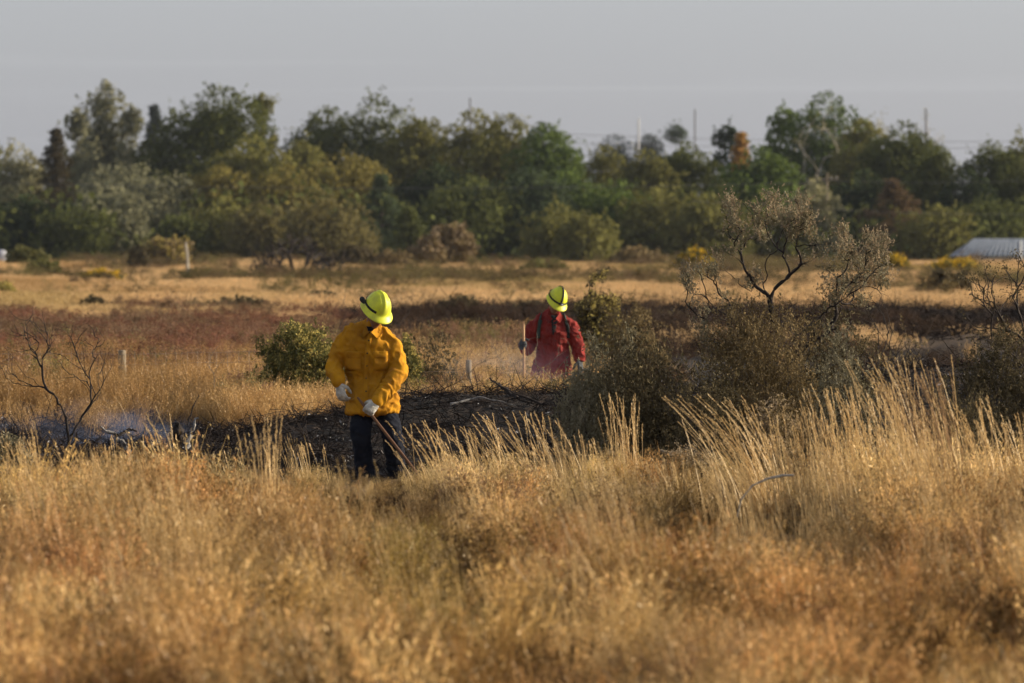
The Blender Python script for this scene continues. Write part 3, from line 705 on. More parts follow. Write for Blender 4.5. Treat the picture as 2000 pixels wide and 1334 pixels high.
# --- red and brown weeds
x, y, px = area(72, 150, 7); nn = fbm(x * .25, y * .1, 18)
red = (1 - .6 * sstep(420, 760, px + 500 * (nn - .5))) * np.clip(.15 + 4.5 * (fbm(x * .3 + 3, y * .08, 88) - .40), 0, 1) * sstep(66, 80, y) * (1 - sstep(104, 124, y + 40 * (nn - .5)))
red = np.maximum(red, .35 * sstep(80, 100, y) * (1 - sstep(120, 150, y)) * (nn > .5))
keep = rng.random(len(x)) < red; x, y, px = x[keep], y[keep], px[keep]; n = len(x)
k = fbm(x * .4, y * .2, 44)
tint = mixc(np.ones((n, 3)) * [.26, .135, .100], (.22, .175, .12), np.clip((k - .40) * 5, 0, 1) * .85) * (.6 + .8 * rng.random((n, 1)))
tint = mixc(tint, (.075, .058, .048), sstep(560, 760, px) * .95)
scatter('red_weeds', 'dull red kochia weeds spreading behind the left fence', 'weeds', P_weed, np.stack([x, y, hz(x, y)], 1), rng.random(n) * 6.28, rng.normal(size=(n, 2)) * .1,
        (.8 + .7 * rng.random(n) - .3 * sstep(560, 760, px))[:, None] * np.array([1.3, 1.3, .85]), tint)

# --- far golden field
def farband(y0, y1, dens, sc, name, label):
    x, y, px = area(y0, y1, dens, -800, 2800)
    keep = (charm(x, y) < .3) & ~((y < 150) & (rng.random(len(x)) < .8 * sstep(620, 760, px))); x, y, px = x[keep], y[keep], px[keep]
    n_ = fbm(x * .12, y * .035, 8)
    keep = rng.random(len(x)) < np.clip(1.2 - 2.0 * np.clip(n_ - .58, 0, 1), .3, 1); x, y, px, n_ = x[keep], y[keep], px[keep], n_[keep]; n = len(x)
    tint = np.ones((n, 3)) * [.92, .78, .74]
    tint = mixc(tint, (.58, .44, .32), np.clip((fbm(x * .1 + 4, y * .03, 61) - .54) * 5, 0, .8))
    tint = mixc(tint, (.42, .40, .20), np.clip((fbm(x * .15 + 7, y * .04, 62) - .62) * 6, 0, .7))
    tint = mixc(tint, (1.02, .88, .84), np.clip((fbm(x * .08 + 2, y * .05, 63) - .52) * 5, 0, .8))
    hf = (.6 + .7 * fbm(x * .2, y * .06, 64)) * (1 - .65 * np.exp(-(((px - 580) / 110) ** 4)) * sstep(212, 226, y) * (1 - sstep(252, 262, y)))
    scatter(name, label, 'grass', P_far, np.stack([x, y, hz(x, y)], 1), rng.random(n) * 6.28, rng.normal(size=(n, 2)) * .08,
            (hf * sc)[:, None] * np.array([1.25, 1.25, .85]), tint * (.75 + .45 * rng.random((n, 1))))
farband(88, 150, 2.2, .5, 'middle_grass', 'dry grass fringe around the second burnt band')
farband(146, 215, 2.6, .66, 'field_grass', 'tall golden grass of the middle field')
farband(215, 372, 1.6, .66, 'far_field_grass', 'golden grass of the far field up to the trees')

x, y, px = area(150, 335, .55, -500, 2500); nn = fbm(x * .10, y * .035, 28)
keep = rng.random(len(x)) < np.clip((nn - .57) * 9, 0.03, .8); x, y, px, nn = x[keep], y[keep], px[keep], nn[keep]; n = len(x)
tint = mixc(np.ones((n, 3)) * [.20, .15, .10], (.20, .19, .09), rng.random(n)) * (.6 + .7 * rng.random((n, 1)))
scatter('field_scrub', 'low dark scrub scattered through the golden far field', 'scrub', P_weed, np.stack([x, y, hz(x, y)], 1), rng.random(n) * 6.28, rng.normal(size=(n, 2)) * .08,
        (1.0 + 1.2 * rng.random(n) ** 2)[:, None] * np.array([1.9, 1.9, 1.0]), tint)

# --- char: burnt stubs, twigs and ash
a1, a2, a3 = Acc(), Acc(), Acc()
for a in (a1, a2):
    n = 26; b0 = rng.normal(size=(n, 3)) * [.18, .18, 0]; tp = b0 + rng.normal(size=(n, 3)) * [.12, .12, .02] + np.array([0, 0, 1]) * (.02 + .08 * rng.random((n, 1)) ** 2)
    ribbons(a, np.stack([b0, (b0 + tp) / 2 + rng.normal(size=(n, 3)) * .01, tp], 1), np.array([.006, .005, .002])[None] * np.ones((n, 1)))
rcards(a3, rng.normal(size=(14, 3)) * [.2, .2, .008] + [0, 0, .035], .035, .016)
Pc = bpy.data.collections.new('burnt_bits')
for a in (a1, a2): Pc.objects.link(a.build('stub', M['char_twig'], link=False))
x, y, px = area(46, 66, 14); k = charm(x, y) > .5; x, y = x[k], y[k]; n = len(x)
scatter('burnt_stubble', 'charred grass stubs on the black burnt ground', 'burnt stubble', (Pc, 2), np.stack([x, y, hz(x, y)], 1), rng.random(n) * 6.28, rng.normal(size=(n, 2)) * .1, (.7 + .8 * rng.random(n))[:, None] * np.ones(3), np.ones((n, 3)))
Pa = bpy.data.collections.new('ash_bits'); Pa.objects.link(a3.build('flake', M['ash'], link=False))
x, y, px = area(50, 63, 1.6); k = charm(x, y) > .6; xb, yb = x[k], y[k]; nb_ = len(xb)
scatter('charred_brush', 'charred weed stalks standing on the burnt mound', 'burnt stubble', (Pc, 2), np.stack([xb, yb, hz(xb, yb)], 1), rng.random(nb_) * 6.28, rng.normal(size=(nb_, 2)) * .1, (.7 + .9 * rng.random(nb_))[:, None] * np.array([1, 1, 1.8]), np.ones((nb_, 3)))
x, y, px = area(48, 64, 1.2); k = charm(x, y) > .6; x, y = x[k], y[k]; n = len(x)
scatter('ash_flakes', 'pale ash flakes dotted over the black burnt ground', 'ash', (Pa, 1), np.stack([x, y, hz(x, y)], 1), rng.random(n) * 6.28, rng.normal(size=(n, 2)) * .1, (.5 + .8 * rng.random(n))[:, None] * np.ones(3), np.ones((n, 3)))
x, y, px = area(95, 150, 2.0); k = charm(x, y) > .4; x, y = x[k], y[k]; n = len(x)
scatter('burnt_brush', 'charred brush remains on the second burnt band', 'burnt stubble', (Pc, 2), np.stack([x, y, hz(x, y)], 1), rng.random(n) * 6.28, rng.normal(size=(n, 2)) * .1, (1.8 + 2.0 * rng.random(n))[:, None] * np.ones(3), np.ones((n, 3)))

# --- tall grass clumps that can be told apart
M['clump'] = veg('tall_straw', (.44, .29, .12), (.76, .55, .27), .35, False, 3, gloss=.03)
M['darkclump'] = veg('brown_straw', (.20, .12, .06), (.36, .24, .13), .3, False, 3)
NEAR = []
CL = 'tall grass clumps in the near field'
def clump(px, py_top, D, wpx, n, lean, label, mat='clump', spread=None):
    x0 = X(px, D); z0 = float(hz(x0, D)); h = (Z(py_top, D) - z0) / 1.02
    a = tuft_tall(h, n, spread or wpx / F * D * .5, lean, .0064)
    o = a.build('grass_clump', M[mat]); o.location = (x0, D, z0)
    tag(o, label, 'grass clump', CL)
clump(524, 800, 36.5, 22, 46, -.06, 'narrow upright straw clump left of the yellow-shirted firefighter')
clump(75, 812, 38.5, 18, 30, -.16, 'straw clump near the left edge leaning toward the bare shrub')
clump(345, 790, 41, 14, 16, -.30, 'few straw stems slanting left before the charred snag')
clump(872, 815, 43, 50, 44, -.40, 'loose straw stems arching left just right of the tool')
clump(985, 800, 43.5, 60, 52, -.42, 'slanting straw clump right of the arching stems by the tool')
clump(1085, 790, 42.5, 60, 60, -.40, 'slanting pale straw clump below the small sagebrush')
clump(1225, 765, 42.5, 30, 52, -.10, 'upright pale straw clump in front of the dark sagebrush')
clump(1150, 845, 41, 60, 40, -.2, 'short straw clump between the slanting and the upright pale clumps')
clump(1500, 765, 40, 60, 110, -.46, 'wide straw clump fanning left before the tall sagebrush')
clump(1585, 790, 39.5, 70, 120, -.12, 'dense upright straw clump right of the fanning clump')
clump(1690, 745, 39.5, 70, 120, -.16, 'dense tall straw clump in the middle of the right stand')
clump(1810, 690, 38.5, 60, 110, -.26, 'tallest straw clump of the right stand')
clump(1868, 700, 38.2, 30, 60, -.30, 'dark brown weathered clump inside the right stand', 'darkclump')
clump(1780, 820, 37.5, 60, 80, -.2, 'short straw clump at the foot of the tallest clump')
clump(1935, 770, 38.5, 50, 70, -.22, 'straw clump right of the dark brown clump')
clump(2005, 800, 38, 50, 70, -.18, 'straw clump cut by the right edge')
clump(2110, 780, 38, 60, 70, -.2, 'straw clump just beyond the right edge')
clump(1440, 880, 38.5, 40, 30, -.35, 'thin straw stems over the dark hollow')
clump(1640, 880, 37.4, 80, 80, -.15, 'short pale straw clump in front of the right stand')
clump(930, 872, 41.5, 60, 60, -.42, 'short bright slanting straw between the arching and slanting clumps')
clump(1050, 880, 40.5, 70, 70, -.45, 'short bright slanting straw in front of the pale slanting clump')
clump(1300, 880, 40, 60, 36, -.2, 'thin short straw in front of the low brown seedy bush')
clump(430, 868, 42, 60, 24, -.25, 'thin straw leaning left between the narrow upright clump and the charred snag')
clump(600, 858, 44.5, 60, 30, -.15, 'short straw clump left of the dark trousers')
clump(230, 845, 43.5, 60, 26, -.1, 'short reddish straw clump under the blue smoke')
M['deadbrush'] = veg('dead_brush', (.022, .016, .012), (.10, .068, .042), .1, False, 5)
for (p, tp, hf_, D_, lb) in ((1385, 952, 95, 41.5, 'dark dead brush in the hollow left of the bent pale grass stalk'), (1500, 985, 80, 40.5, 'dark dead brush under the bent pale grass stalk'),
        (1655, 1105, 105, 34.0, 'dark dead brush low in the near grass below the right stand'), (745, 985, 100, 40.5, 'dark dead brush in the grass in front of the dark trousers'),
        (1975, 1040, 60, 37.0, 'dark dead brush near the right edge of the near grass'), (1150, 985, 60, 41, 'dark dead brush in the middle of the near grass'), (610, 1075, 60, 35.5, 'greyish dead brush in the near grass left of centre')):
    NEAR.append((p, tp, hf_, D_, lb))
# one bent pale blade
D = 37.0; a = Acc()
pp = [(1440, 1010), (1448, 975), (1470, 948), (1500, 934), (1528, 928), (1550, 927)]
P_ = np.array([[X(p, D), D - .02 * i, Z(q, D)] for i, (p, q) in enumerate(pp)])
tube(a, P_, [.004, .006, .007, .008, .010, .007], 5); tag(a.build('bent_straw', M['palebark'], smooth=True), 'single thick pale grass blade bent over the dark hollow', 'grass blade')

# ------------------------------------------------------------------ shrubs
def dome(n, c, rx, ry, rz, zmin=.0, shell=.75):
    d = nrm(rng.normal(size=(n * 3, 3))); d = d[d[:, 2] > zmin][:n]
    return np.asarray(c) + d * np.array([rx, ry, rz]) * (shell + (1 - shell) * rng.random((len(d), 1)))

def leafshoots(acc, T, m, spread, slen, leaf, up=1.0, k=10, flat=1.0):
    """m short shoots of k leaves around each target"""
    B = (T[:, None] + rng.normal(size=(len(T), m, 3)) * spread * np.array([1, 1, .8])).reshape(-1, 3)
    d = nrm(rng.normal(size=(len(B), 3)) * .6 + np.array([-.1, 0, up])); s = (rng.random((len(B), k, 1)))
    C = B[:, None] + d[:, None] * s * slen + rng.normal(size=(len(B), k, 3)) * leaf * .35
    dd = nrm(np.repeat(d, k, 0) + rng.normal(size=(len(B) * k, 3)) * .7); sd = nrm(np.cross(dd, rng.normal(size=dd.shape)))
    L = leaf * (.6 + .7 * rng.random((len(dd), 1)))
    cards(acc, C.reshape(-1, 3), dd * L * .72, sd * L * .30, np.repeat(rng.random(len(B)), k) * .6 + .4 * rng.random(len(dd)))
    return B, d

def pxpts(L, D, base, dy=.25):
    """picture positions to points round a plant, each with a depth of its own"""
    return np.array([[X(p, D) - base[0], rng.normal() * dy, Z(q, D) - base[2]] for p, q in L])

# tall tree-like sagebrush
D = 51.5; base = np.array([X(1528, D), D, float(hz(X(1528, D), D))])
e = empty('sagebrush', base, 'tall tree-like sagebrush with dark twisted limbs right of the red-shirted firefighter', 'shrub', 'sagebrush plants')
CP = [(1425, 415, 1), (1435, 440, 1), (1447, 452, .8), (1428, 398, .8), (1482, 440, 1), (1490, 462, 1), (1484, 415, .7), (1508, 398, 1.2), (1522, 410, 1.4), (1512, 432, 1.4), (1530, 440, 1.2),
      (1563, 402, 1.1), (1552, 425, 1.5), (1572, 425, 1.5), (1560, 448, 1.4), (1578, 450, 1.1), (1545, 462, 1), (1420, 460, .4), (1455, 480, .4), (1645, 462, 1.2), (1658, 478, 1.2), (1640, 492, 1.2), (1655, 500, .9),
      (1700, 475, 1), (1715, 488, 1.3), (1728, 478, .9), (1705, 505, 1.3), (1690, 515, 1.2), (1725, 510, .9), (1735, 548, .8), (1722, 556, .8), (1708, 530, 1), (1620, 530, .5), (1600, 500, .4),
      (1342, 540, .8), (1352, 560, .8), (1338, 555, .4), (1395, 525, .6), (1398, 545, .6), (1400, 505, .5), (1362, 530, .5), (1432, 500, .5), (1480, 545, .7), (1470, 560, .5), (1680, 555, .9), (1665, 570, .9), (1640, 560, .6), (1630, 590, .8),
      (1372, 620, .6), (1365, 645, .8), (1378, 665, .7), (1560, 520, .3), (1590, 470, .5), (1610, 560, .5), (1350, 590, .3), (1410, 585, .5), (1655, 545, .8), (1690, 590, .9)]
T = pxpts([(p, q) for p, q, _ in CP], D, base, .22); wt = np.array([c[2] for c in CP])
extra = np.repeat(T, 3, 0) + rng.normal(size=(len(T) * 3, 3)) * [.06, .08, .06]
tr = pxpts([(1528, 870), (1522, 790), (1515, 720), (1520, 660)], D, base, .02); tr[0] = (0, 0, -.05)
low = pxpts([(1500, 600), (1540, 600), (1560, 590), (1500, 575), (1430, 620), (1600, 620), (1640, 640)], D, base, .08)
low2 = pxpts([(1512, 565), (1535, 545), (1490, 535), (1450, 560), (1600, 560), (1640, 590), (1400, 610), (1532, 505), (1530, 470), (1560, 500), (1500, 500), (1690, 560)], D, base, .1)
ps, rd, A = grow(tr, np.vstack([low, low2, T, extra]), .06, .45, .0023, .50)
wood = Acc(); tubes(wood, ps, rd, A, 6)
wood.build('limbs', M['darkbark'], e)
fo = Acc(); cnt = np.maximum(1, (wt * 9).astype(int))
TT = np.repeat(T, cnt, 0) + rng.normal(size=(cnt.sum(), 3)) * [.028, .04, .034]
leafshoots(fo, TT, 3, .020, .085, .019, 1.3, 9)
fo.build('foliage', M['sage'], e)
fo = Acc(); TT = np.repeat(T, np.maximum(1, (wt * 7).astype(int)), 0); leafshoots(fo, TT, 2, .035, .14, .017, 1.8, 12)
fo.build('seed_heads', M['seedhead'], e)

def bush(px, top, bot, half, D, leafm, label, group='sagebrush plants', nt_=120, m=7, leaf=.018, up=1.0, wood_='bark', name='sagebrush', flow=None, slen=.10, fn=1.0, ry=None, shell=.45, slant=0.0, stemr=.0016, cat='shrub'):
    x0 = X(px, D); base = np.array([x0, D, float(hz(x0, D))]); zt = Z(top, D) - base[2]; rx = half / F * D
    if bot is not None: base[2] = min(base[2], Z(bot, D)) if False else base[2]
    e = empty(name, base, label, cat, group)
    rz = zt * .97; T = dome(nt_, (0, 0, 0), rx, ry or rx * .85, rz, .03, shell)
    T[:, 2] = rz * (T[:, 2] / rz) ** .8; T[:, 0] += slant * T[:, 2]
    nz_ = fbm(T[:, 0] * 3 / max(rx, .3) + 7, T[:, 2] * 3 / max(rx, .3), int(px) % 50); T *= (.78 + .5 * nz_)[:, None]
    w_ = Acc(); ps, rd, A = grow([(0, 0, -.05), (0, 0, zt * .04), (0, 0, zt * .1)], T, max(.05, zt * .08), .15, stemr, .42, .5)
    tubes(w_, ps, rd, A, 4); w_.build('stems', M[wood_], e)
    f_ = Acc(); 
    if m:
        leafshoots(f_, T, max(1, int(m * 1.1)), rx * .09 + .015, slen * (zt / .9) ** .5, leaf * 1.4, up, int(9 * fn)); f_.build('foliage', M[leafm], e)
    if flow:
        fl = Acc(); S = T[T[:, 2] > zt * .30]
        C = (S[:, None] + rng.normal(size=(len(S), 9, 3)) * [rx * .07 + .01] * 1 + [0, 0, slen * .7]).reshape(-1, 3)
        C = (C[:, None] + rng.normal(size=(len(C), 5, 3)) * leaf * .7).reshape(-1, 3)
        rcards(fl, C, leaf * 1.1, leaf * .7, .8); fl.build('flower_heads', M[flow], e)
    return e

bush(1485, 592, 860, 134, 51.0, 'sagebrown', 'large rust-brown bushy sagebrush below the tall twisted one', nt_=330, m=9, leaf=.015, up=1.5, fn=1.4, slen=.13)
bush(1625, 580, 860, 112, 52.0, 'sagedark', 'grey-brown sagebrush right of the rust-brown bush', nt_=240, m=7, leaf=.015, up=1.3)
bush(1640, 640, 860, 70, 50.6, 'sage', 'fine grey twiggy sagebrush at the foot of the right limbs', nt_=170, m=5, leaf=.014, up=1.2)
bush(1280, 672, 880, 100, 50.5, 'sagedark', 'dark windswept sagebrush below and right of the red-shirted firefighter', nt_=240, m=7, leaf=.017, up=1.3, slen=.22, shell=.3, slant=-.16, wood_='darkbark')
bush(1380, 700, 880, 80, 49.8, 'sagedark', 'dark twiggy sagebrush between the windswept and the rust-brown ones', nt_=170, m=4, leaf=.015, up=.8, wood_='darkbark')
bush(1165, 680, 860, 62, 51.5, 'sage', 'small pale grey sagebrush beside the red shirt', nt_=170, m=7, leaf=.016, up=1.8, slen=.14)
bush(1120, 745, 860, 46, 50.5, 'sage', 'low pale sagebrush tuft left of the small pale grey one', nt_=90, m=5, leaf=.014, up=1.6)
bush(1225, 672, 860, 30, 53.0, 'sage', 'narrow pale sagebrush tips rising behind the dark windswept bush', nt_=90, m=6, leaf=.016, up=1.8, slen=.14)
bush(1960, 640, 880, 112, 50.5, 'sagedark', 'big dark grey sagebrush at the right edge below the bare limbs', nt_=260, m=6, leaf=.016, up=1.5, slen=.13)
bush(1880, 740, 900, 80, 49.0, 'sagedark', 'dark tangled sagebrush left of the right edge bush', nt_=170, m=4, leaf=.014, up=.8, wood_='darkbark')
bush(2080, 660, 880, 90, 50.5, 'sagedark', 'dark sagebrush past the right edge', nt_=150, m=6, leaf=.016, up=1.3)
bush(1505, 782, 870, 64, 47.0, 'sagebrown', 'low flat-topped tan buckwheat bush before the tall sagebrush', nt_=130, m=5, leaf=.014, up=1.2, flow='seedhead', name='buckwheat_bush', group='low bushes')
bush(1330, 885, 950, 70, 46.5, 'sagebrown', 'low brown seedy bush at the edge of the burn', nt_=100, m=5, leaf=.013, up=1.2, flow='seedhead', name='buckwheat_bush', group='low bushes')
bush(10, 850, 900, 44, 47.5, 'sage', 'grey sagebrush cut by the left edge', nt_=90, m=6, leaf=.016, up=1.3)
bush(590, 652, 770, 92, 63.5, 'rabbit', 'round green rabbitbrush with pale yellow heads left of the yellow shirt', 'rabbitbrush plants', 260, 8, .022, 1.2, name='rabbitbrush', flow='rabbitflower', shell=.75)
bush(790, 668, 760, 34, 64.5, 'rabbit', 'small rabbitbrush peeping out right of the yellow shirt', 'rabbitbrush plants', 110, 8, .022, 1.2, name='rabbitbrush', flow='rabbitflower', shell=.7)
bush(850, 648, 770, 56, 69.0, 'sagedark', 'fine grey twiggy bush between the two firefighters', nt_=150, m=2, leaf=.02, up=1.4)
bush(105, 712, 760, 56, 73.0, 'rabbit', 'low yellow rabbitbrush behind the left bare shrub', 'rabbitbrush plants', 80, 5, .024, 1.0, name='rabbitbrush', flow='rabbitflower', shell=.7)
bush(1172, 556, 640, 56, 84.0, 'sagedark', 'brown bush with dark rounded crown right of the red firefighter helmet', 'bushes of the middle ground', 170, 6, .03, 1.0, name='bush', flow='rabbitflower', shell=.6)
bush(1230, 590, 700, 62, 82.0, 'sagebrown', 'tan twiggy bush right of the red-shirted firefighter', 'bushes of the middle ground', 150, 4, .026, 1.2, name='bush')
bush(1275, 672, 720, 36, 80.0, 'sagebrown', 'small yellowish bush right of the tan twiggy bush', 'bushes of the middle ground', 70, 5, .026, 1.2, name='bush')
bush(1765, 640, 760, 62, 62.0, 'sagebrown', 'sparse burnt brown twigs right of the tall sagebrush', 'bushes of the middle ground', 150, 1, .018, 1.0, name='bush', wood_='darkbark', stemr=.002)
for (p, tp, hf_, D_, lb) in NEAR:
    bush(p, tp, None, hf_, D_, 'deadbrush', lb, 'dead brush in the near grass', 90, 6, .020, .6, name='dead_brush', wood_='darkbark', shell=.3)
MG = 'bushes of the far field'
FB = [ # px, top, half, D, leaf material, flowers, label
 (318, 466, 54, 300, 'sagebrown', 'rabbitflower', 'large round bush with orange-tan top in front of the dark trees'),
 (272, 486, 18, 290, 'sagedark', None, 'small dark bush left of the large orange-topped bush'),
 (55, 486, 40, 300, 'rabbit', None, 'pale green bush beside the whitish boulder'),
 (85, 516, 42, 240, 'rabbit', None, 'green-brown bush in the far field near the left edge'),
 (200, 540, 36, 225, 'rabbit', 'yellowflower', 'low yellow-flecked bush right of the green-brown bush'),
 (880, 440, 48, 300, 'sagebrown', 'seedhead', 'tall tawny bush before the central trees'),
 (835, 470, 34, 296, 'sagebrown', 'seedhead', 'lower tawny bush joined to the tall tawny one'),
 (690, 490, 52, 285, 'sagedark', None, 'brown-grey bush right of the bare shrub'),
 (760, 498, 46, 285, 'sagebrown', None, 'low brown bush left of the tawny pair'),
 (1355, 494, 38, 262, 'rabbit', 'yellowflower', 'bright yellow flowering rabbitbrush left of the tall sagebrush'),
 (1745, 506, 30, 262, 'rabbit', 'yellowflower', 'small yellow flowering rabbitbrush right of the tall sagebrush'),
 (1860, 516, 52, 245, 'rabbit', 'yellowflower', 'wide yellowish rabbitbrush in the far field on the right'),
 (1410, 480, 40, 320, 'rabbit', None, 'dull green bush behind the yellow flowering one'),
 (1250, 496, 60, 300, 'sagebrown', None, 'brown low bushes below the middle right trees'),
 (1060, 520, 50, 262, 'rabbit', None, 'green weedy bush in the field above the red-shirted firefighter'),
 (630, 575, 36, 150, 'sagedark', None, 'dark bush left of the yellow helmet'),
 (470, 590, 60, 142, 'sagedark', None, 'dark brown weedy bush left of the yellow-shirted firefighter'),
 (380, 600, 40, 140, 'sagebrown', None, 'brown weedy bush at the end of the red weeds'),
 (180, 585, 26, 145, 'sagedark', None, 'dark slim bush above the red weeds'),
 (5, 560, 26, 160, 'rabbit', 'rabbitflower', 'green-yellow bush cut by the left edge of the field'),
 (1850, 530, 46, 175, 'sagedark', None, 'dark twiggy bush before the wide yellowish rabbitbrush'),
 (1040, 600, 40, 130, 'sagedark', None, 'charred bush on the second burnt band behind the red helmet'),
 (900, 590, 50, 125, 'sagedark', None, 'charred low bush on the burnt band between the firefighters'),
 (1660, 620, 50, 118, 'sagedark', None, 'burnt bush on the second band behind the tall sagebrush'),
 (1310, 620, 44, 120, 'sagedark', None, 'burnt bush on the second band right of the tan bush'),
]
for (p, tp, hf_, D_, lm, fl, lb) in FB:
    bush(p, tp, None, hf_, D_, lm, lb, MG, 90, 7, .00044 * D_, 1.0, name='bush', flow=fl, slen=.2 if D_ > 200 else .14, shell=.55, fn=.8)

# bare shrubs
def bare(px, base_y, D, spec, label, mat, r0=.0022, step=.08, wob=.25, trunk=None, leaves=0, lm='sagedark', dy=.3, lsize=.02, pw=.40):
    x0 = X(px, D); base = np.array([x0, D, float(hz(x0, D))])
    e = empty('bare_shrub', base, label, 'shrub', 'leafless shrubs')
    T = pxpts(spec, D, base, dy); tr = pxpts(trunk, D, base, .02); tr[0][2] = -.05
    ps, rd, A = grow(tr, T, step, wob, r0, pw, .22); w_ = Acc(); tubes(w_, ps, rd, A, 5)
    w_.build('branches', mat, e)
    if leaves:
        f_ = Acc(); S = T[rng.integers(0, len(T), leaves)] + rng.normal(size=(leaves, 3)) * .03; rcards(f_, S, lsize, lsize * .6); f_.build('dead_leaves', M[lm], e)
    return e
rs = random.Random(3)
# left bare shrub in front of the smoke
sp = [(62, 600), (70, 615), (58, 625), (78, 640), (45, 640), (25, 632), (14, 652), (40, 655), (68, 650), (95, 655), (172, 640), (182, 650), (165, 665), (188, 672), (150, 650), (208, 690), (214, 705), (196, 725), (10, 722), (0, 715), (20, 740), (30, 700),
      (105, 655), (85, 620), (130, 640), (118, 700), (140, 690), (95, 690), (160, 700), (175, 740), (60, 690), (45, 745), (150, 735), (110, 730), (88, 760), (200, 760), (185, 700), (132, 670), (75, 670), (55, 665), (100, 670)]
sp += [(rs.gauss(p, 12), rs.gauss(q, 10)) for p, q in sp + sp]
bare(140, 900, 50.5, sp, 'bare dark many-stemmed shrub with curled leaves at far left', M['darkbark'], .0021, .07, .35, [(140, 900), (134, 860), (128, 815), (118, 790)], 230, 'sagebrown', .16)
# bare limbs at the right edge
sp = [(1890, 540), (1895, 560), (1900, 575), (1925, 525), (1940, 545), (1960, 520), (1975, 500), (1985, 540), (1998, 560), (1930, 575), (1955, 570), (1905, 590), (1920, 640), (1880, 610), (2010, 520), (2030, 560), (2050, 540), (1975, 580), (1945, 600), (1990, 510), (1912, 545)]
sp += [(rs.gauss(p, 10), rs.gauss(q, 9)) for p, q in sp] * 2
e_ = bare(2010, 860, 51, sp, 'dark gnarled sagebrush limbs reaching in from the right edge', M['darkbark'], .0030, .08, .25, [(2020, 860), (2015, 760), (2008, 680), (1995, 625)], 900, 'sagedark', .2, .022, .45)
# grey bare shrub far in the field
sp = []
for i in range(190):
    a_ = rs.uniform(.05, 3.09); r_ = rs.uniform(.45, 1) ; sp.append((578 + math.cos(a_) * 92 * r_, 540 - math.sin(a_) * 88 * r_ * (1 - .15 * abs(math.cos(a_)))))
bare(578, 552, 246, sp, 'wide leafless grey shrub in the far field before the ochre trees', M['darkbark'], .034, .25, .15, [(578, 556), (578, 545), (578, 532)], 150, 'sagebrown', .8, .07, pw=.30)
sp = [(508 + rs.gauss(0, 22), 515 + rs.gauss(0, 14)) for i in range(30)]
bare(512, 556, 240, sp, 'small leafless shrub at the left foot of the wide grey one', M['darkbark'], .024, .2, .2, [(512, 558), (512, 550), (511, 542)], 150, 'sagebrown', .5, .06)
sp = [(655 + rs.gauss(0, 22), 515 + rs.gauss(0, 14)) for i in range(30)]
bare(650, 556, 240, sp, 'small leafless shrub at the right foot of the wide grey one', M['darkbark'], .024, .2, .2, [(650, 558), (650, 550), (651, 542)], 150, 'sagebrown', .5, .06)
# thin bare stems
sp = [(1705, 590), (1690, 600), (1675, 580), (1720, 600), (1740, 610), (1755, 625), (1715, 650), (1735, 660), (1700, 640), (1680, 620), (1725, 580), (1750, 690), (1770, 650), (1710, 560)]
sp += [(rs.gauss(p, 8), rs.gauss(q, 8)) for p, q in sp]
bare(1722, 790, 53, sp, 'thin dead stems rising right of the grey-brown sagebrush', M['darkbark'], .0022, .08, .2, [(1722, 800), (1720, 750), (1716, 700)], 0)
sp = [(1048, 650), (1050, 670), (1075, 700), (1095, 660), (1115, 690), (1060, 720), (1100, 730), (1030, 700), (1045, 690), (1110, 670)]
bare(1078, 775, 59, sp, 'thin pale dead stems crossing in front of the red shirt', M['silverwood'], .0018, .1, .15, [(1078, 800), (1078, 770), (1077, 745)], 0, dy=.12)
sp = [(410, 690), (430, 670), (440, 700), (455, 690), (425, 720), (400, 705)]
bare(418, 770, 62, sp, 'thin pale dead stalk in the grass strip left of the rabbitbrush', M['silverwood'], .0022, .1, .15, [(418, 790), (418, 760), (418, 740)], 0, dy=.1)
for q_, (cx, n_) in enumerate(((905, 40), (640, 26), (1010, 30))):
    sp = [(cx + rs.gauss(0, 42), 700 + rs.gauss(0, 22)) for i in range(n_)]
    bare(cx, 790, 63 + q_, sp, ('tangle of fine grey twigs left of the red-shirted firefighter', 'fine grey twigs beside the rabbitbrush', 'fine twigs at the boots of the red-shirted firefighter')[q_], M['silverwood'], .0017, .1, .3, [(cx, 800), (cx, 775), (cx, 760)], 0, dy=.3)

# burnt logs, snags and sticks on the char
def stick(pts, D, r, mat, label, name='charred_branch', cat='branch'):
    P_ = np.array([[X(p, D + dd), D + dd, Z(q, D + dd)] for p, q, dd in pts]); a = Acc()
    k = 14; s = np.linspace(0, 1, len(P_)); ss = np.linspace(0, 1, k)
    Q = np.stack([np.interp(ss, s, P_[:, i]) for i in range(3)], 1) + rng.normal(size=(k, 3)) * r * .35
    tube(a, Q, r * (1 - .7 * ss) * (1 + .2 * rng.normal(size=k)), 7); return tag(a.build(name, mat, smooth=True), label, cat, 'charred branches on the burn')
M['ashwood'] = solid('ash_covered_wood', (.04, .034, .03), (.34, .32, .30), .9, 22, .6)
stick([(268, 905, 0), (240, 868, .05), (222, 848, .05), (196, 835, 0)], 52.5, .028, M['ashwood'], 'charred ash-streaked branch curling up out of the blue smoke')
stick([(232, 850, .0), (252, 838, .1), (266, 842, .1)], 52.5, .018, M['darkbark'], 'short charred fork beside the ash-streaked branch')
stick([(350, 900, 0), (372, 850, .1), (384, 815, .1)], 54, .030, M['ashwood'], 'ash-whitened snag leaning at the end of the burnt mound')
stick([(350, 870, .3), (344, 840, .3), (340, 824, .3)], 53, .06, M['darkbark'], 'stubby black stump beside the ash-whitened snag')
stick([(365, 830, .3), (375, 800, .3), (388, 770, .3)], 54, .010, M['darkbark'], 'thin black twig rising from the black stump')
stick([(1010, 778, 0), (975, 752, .2), (955, 738, .2)], 54.5, .022, M['darkbark'], 'black forked branch on the mound left of the red-shirted firefighter')
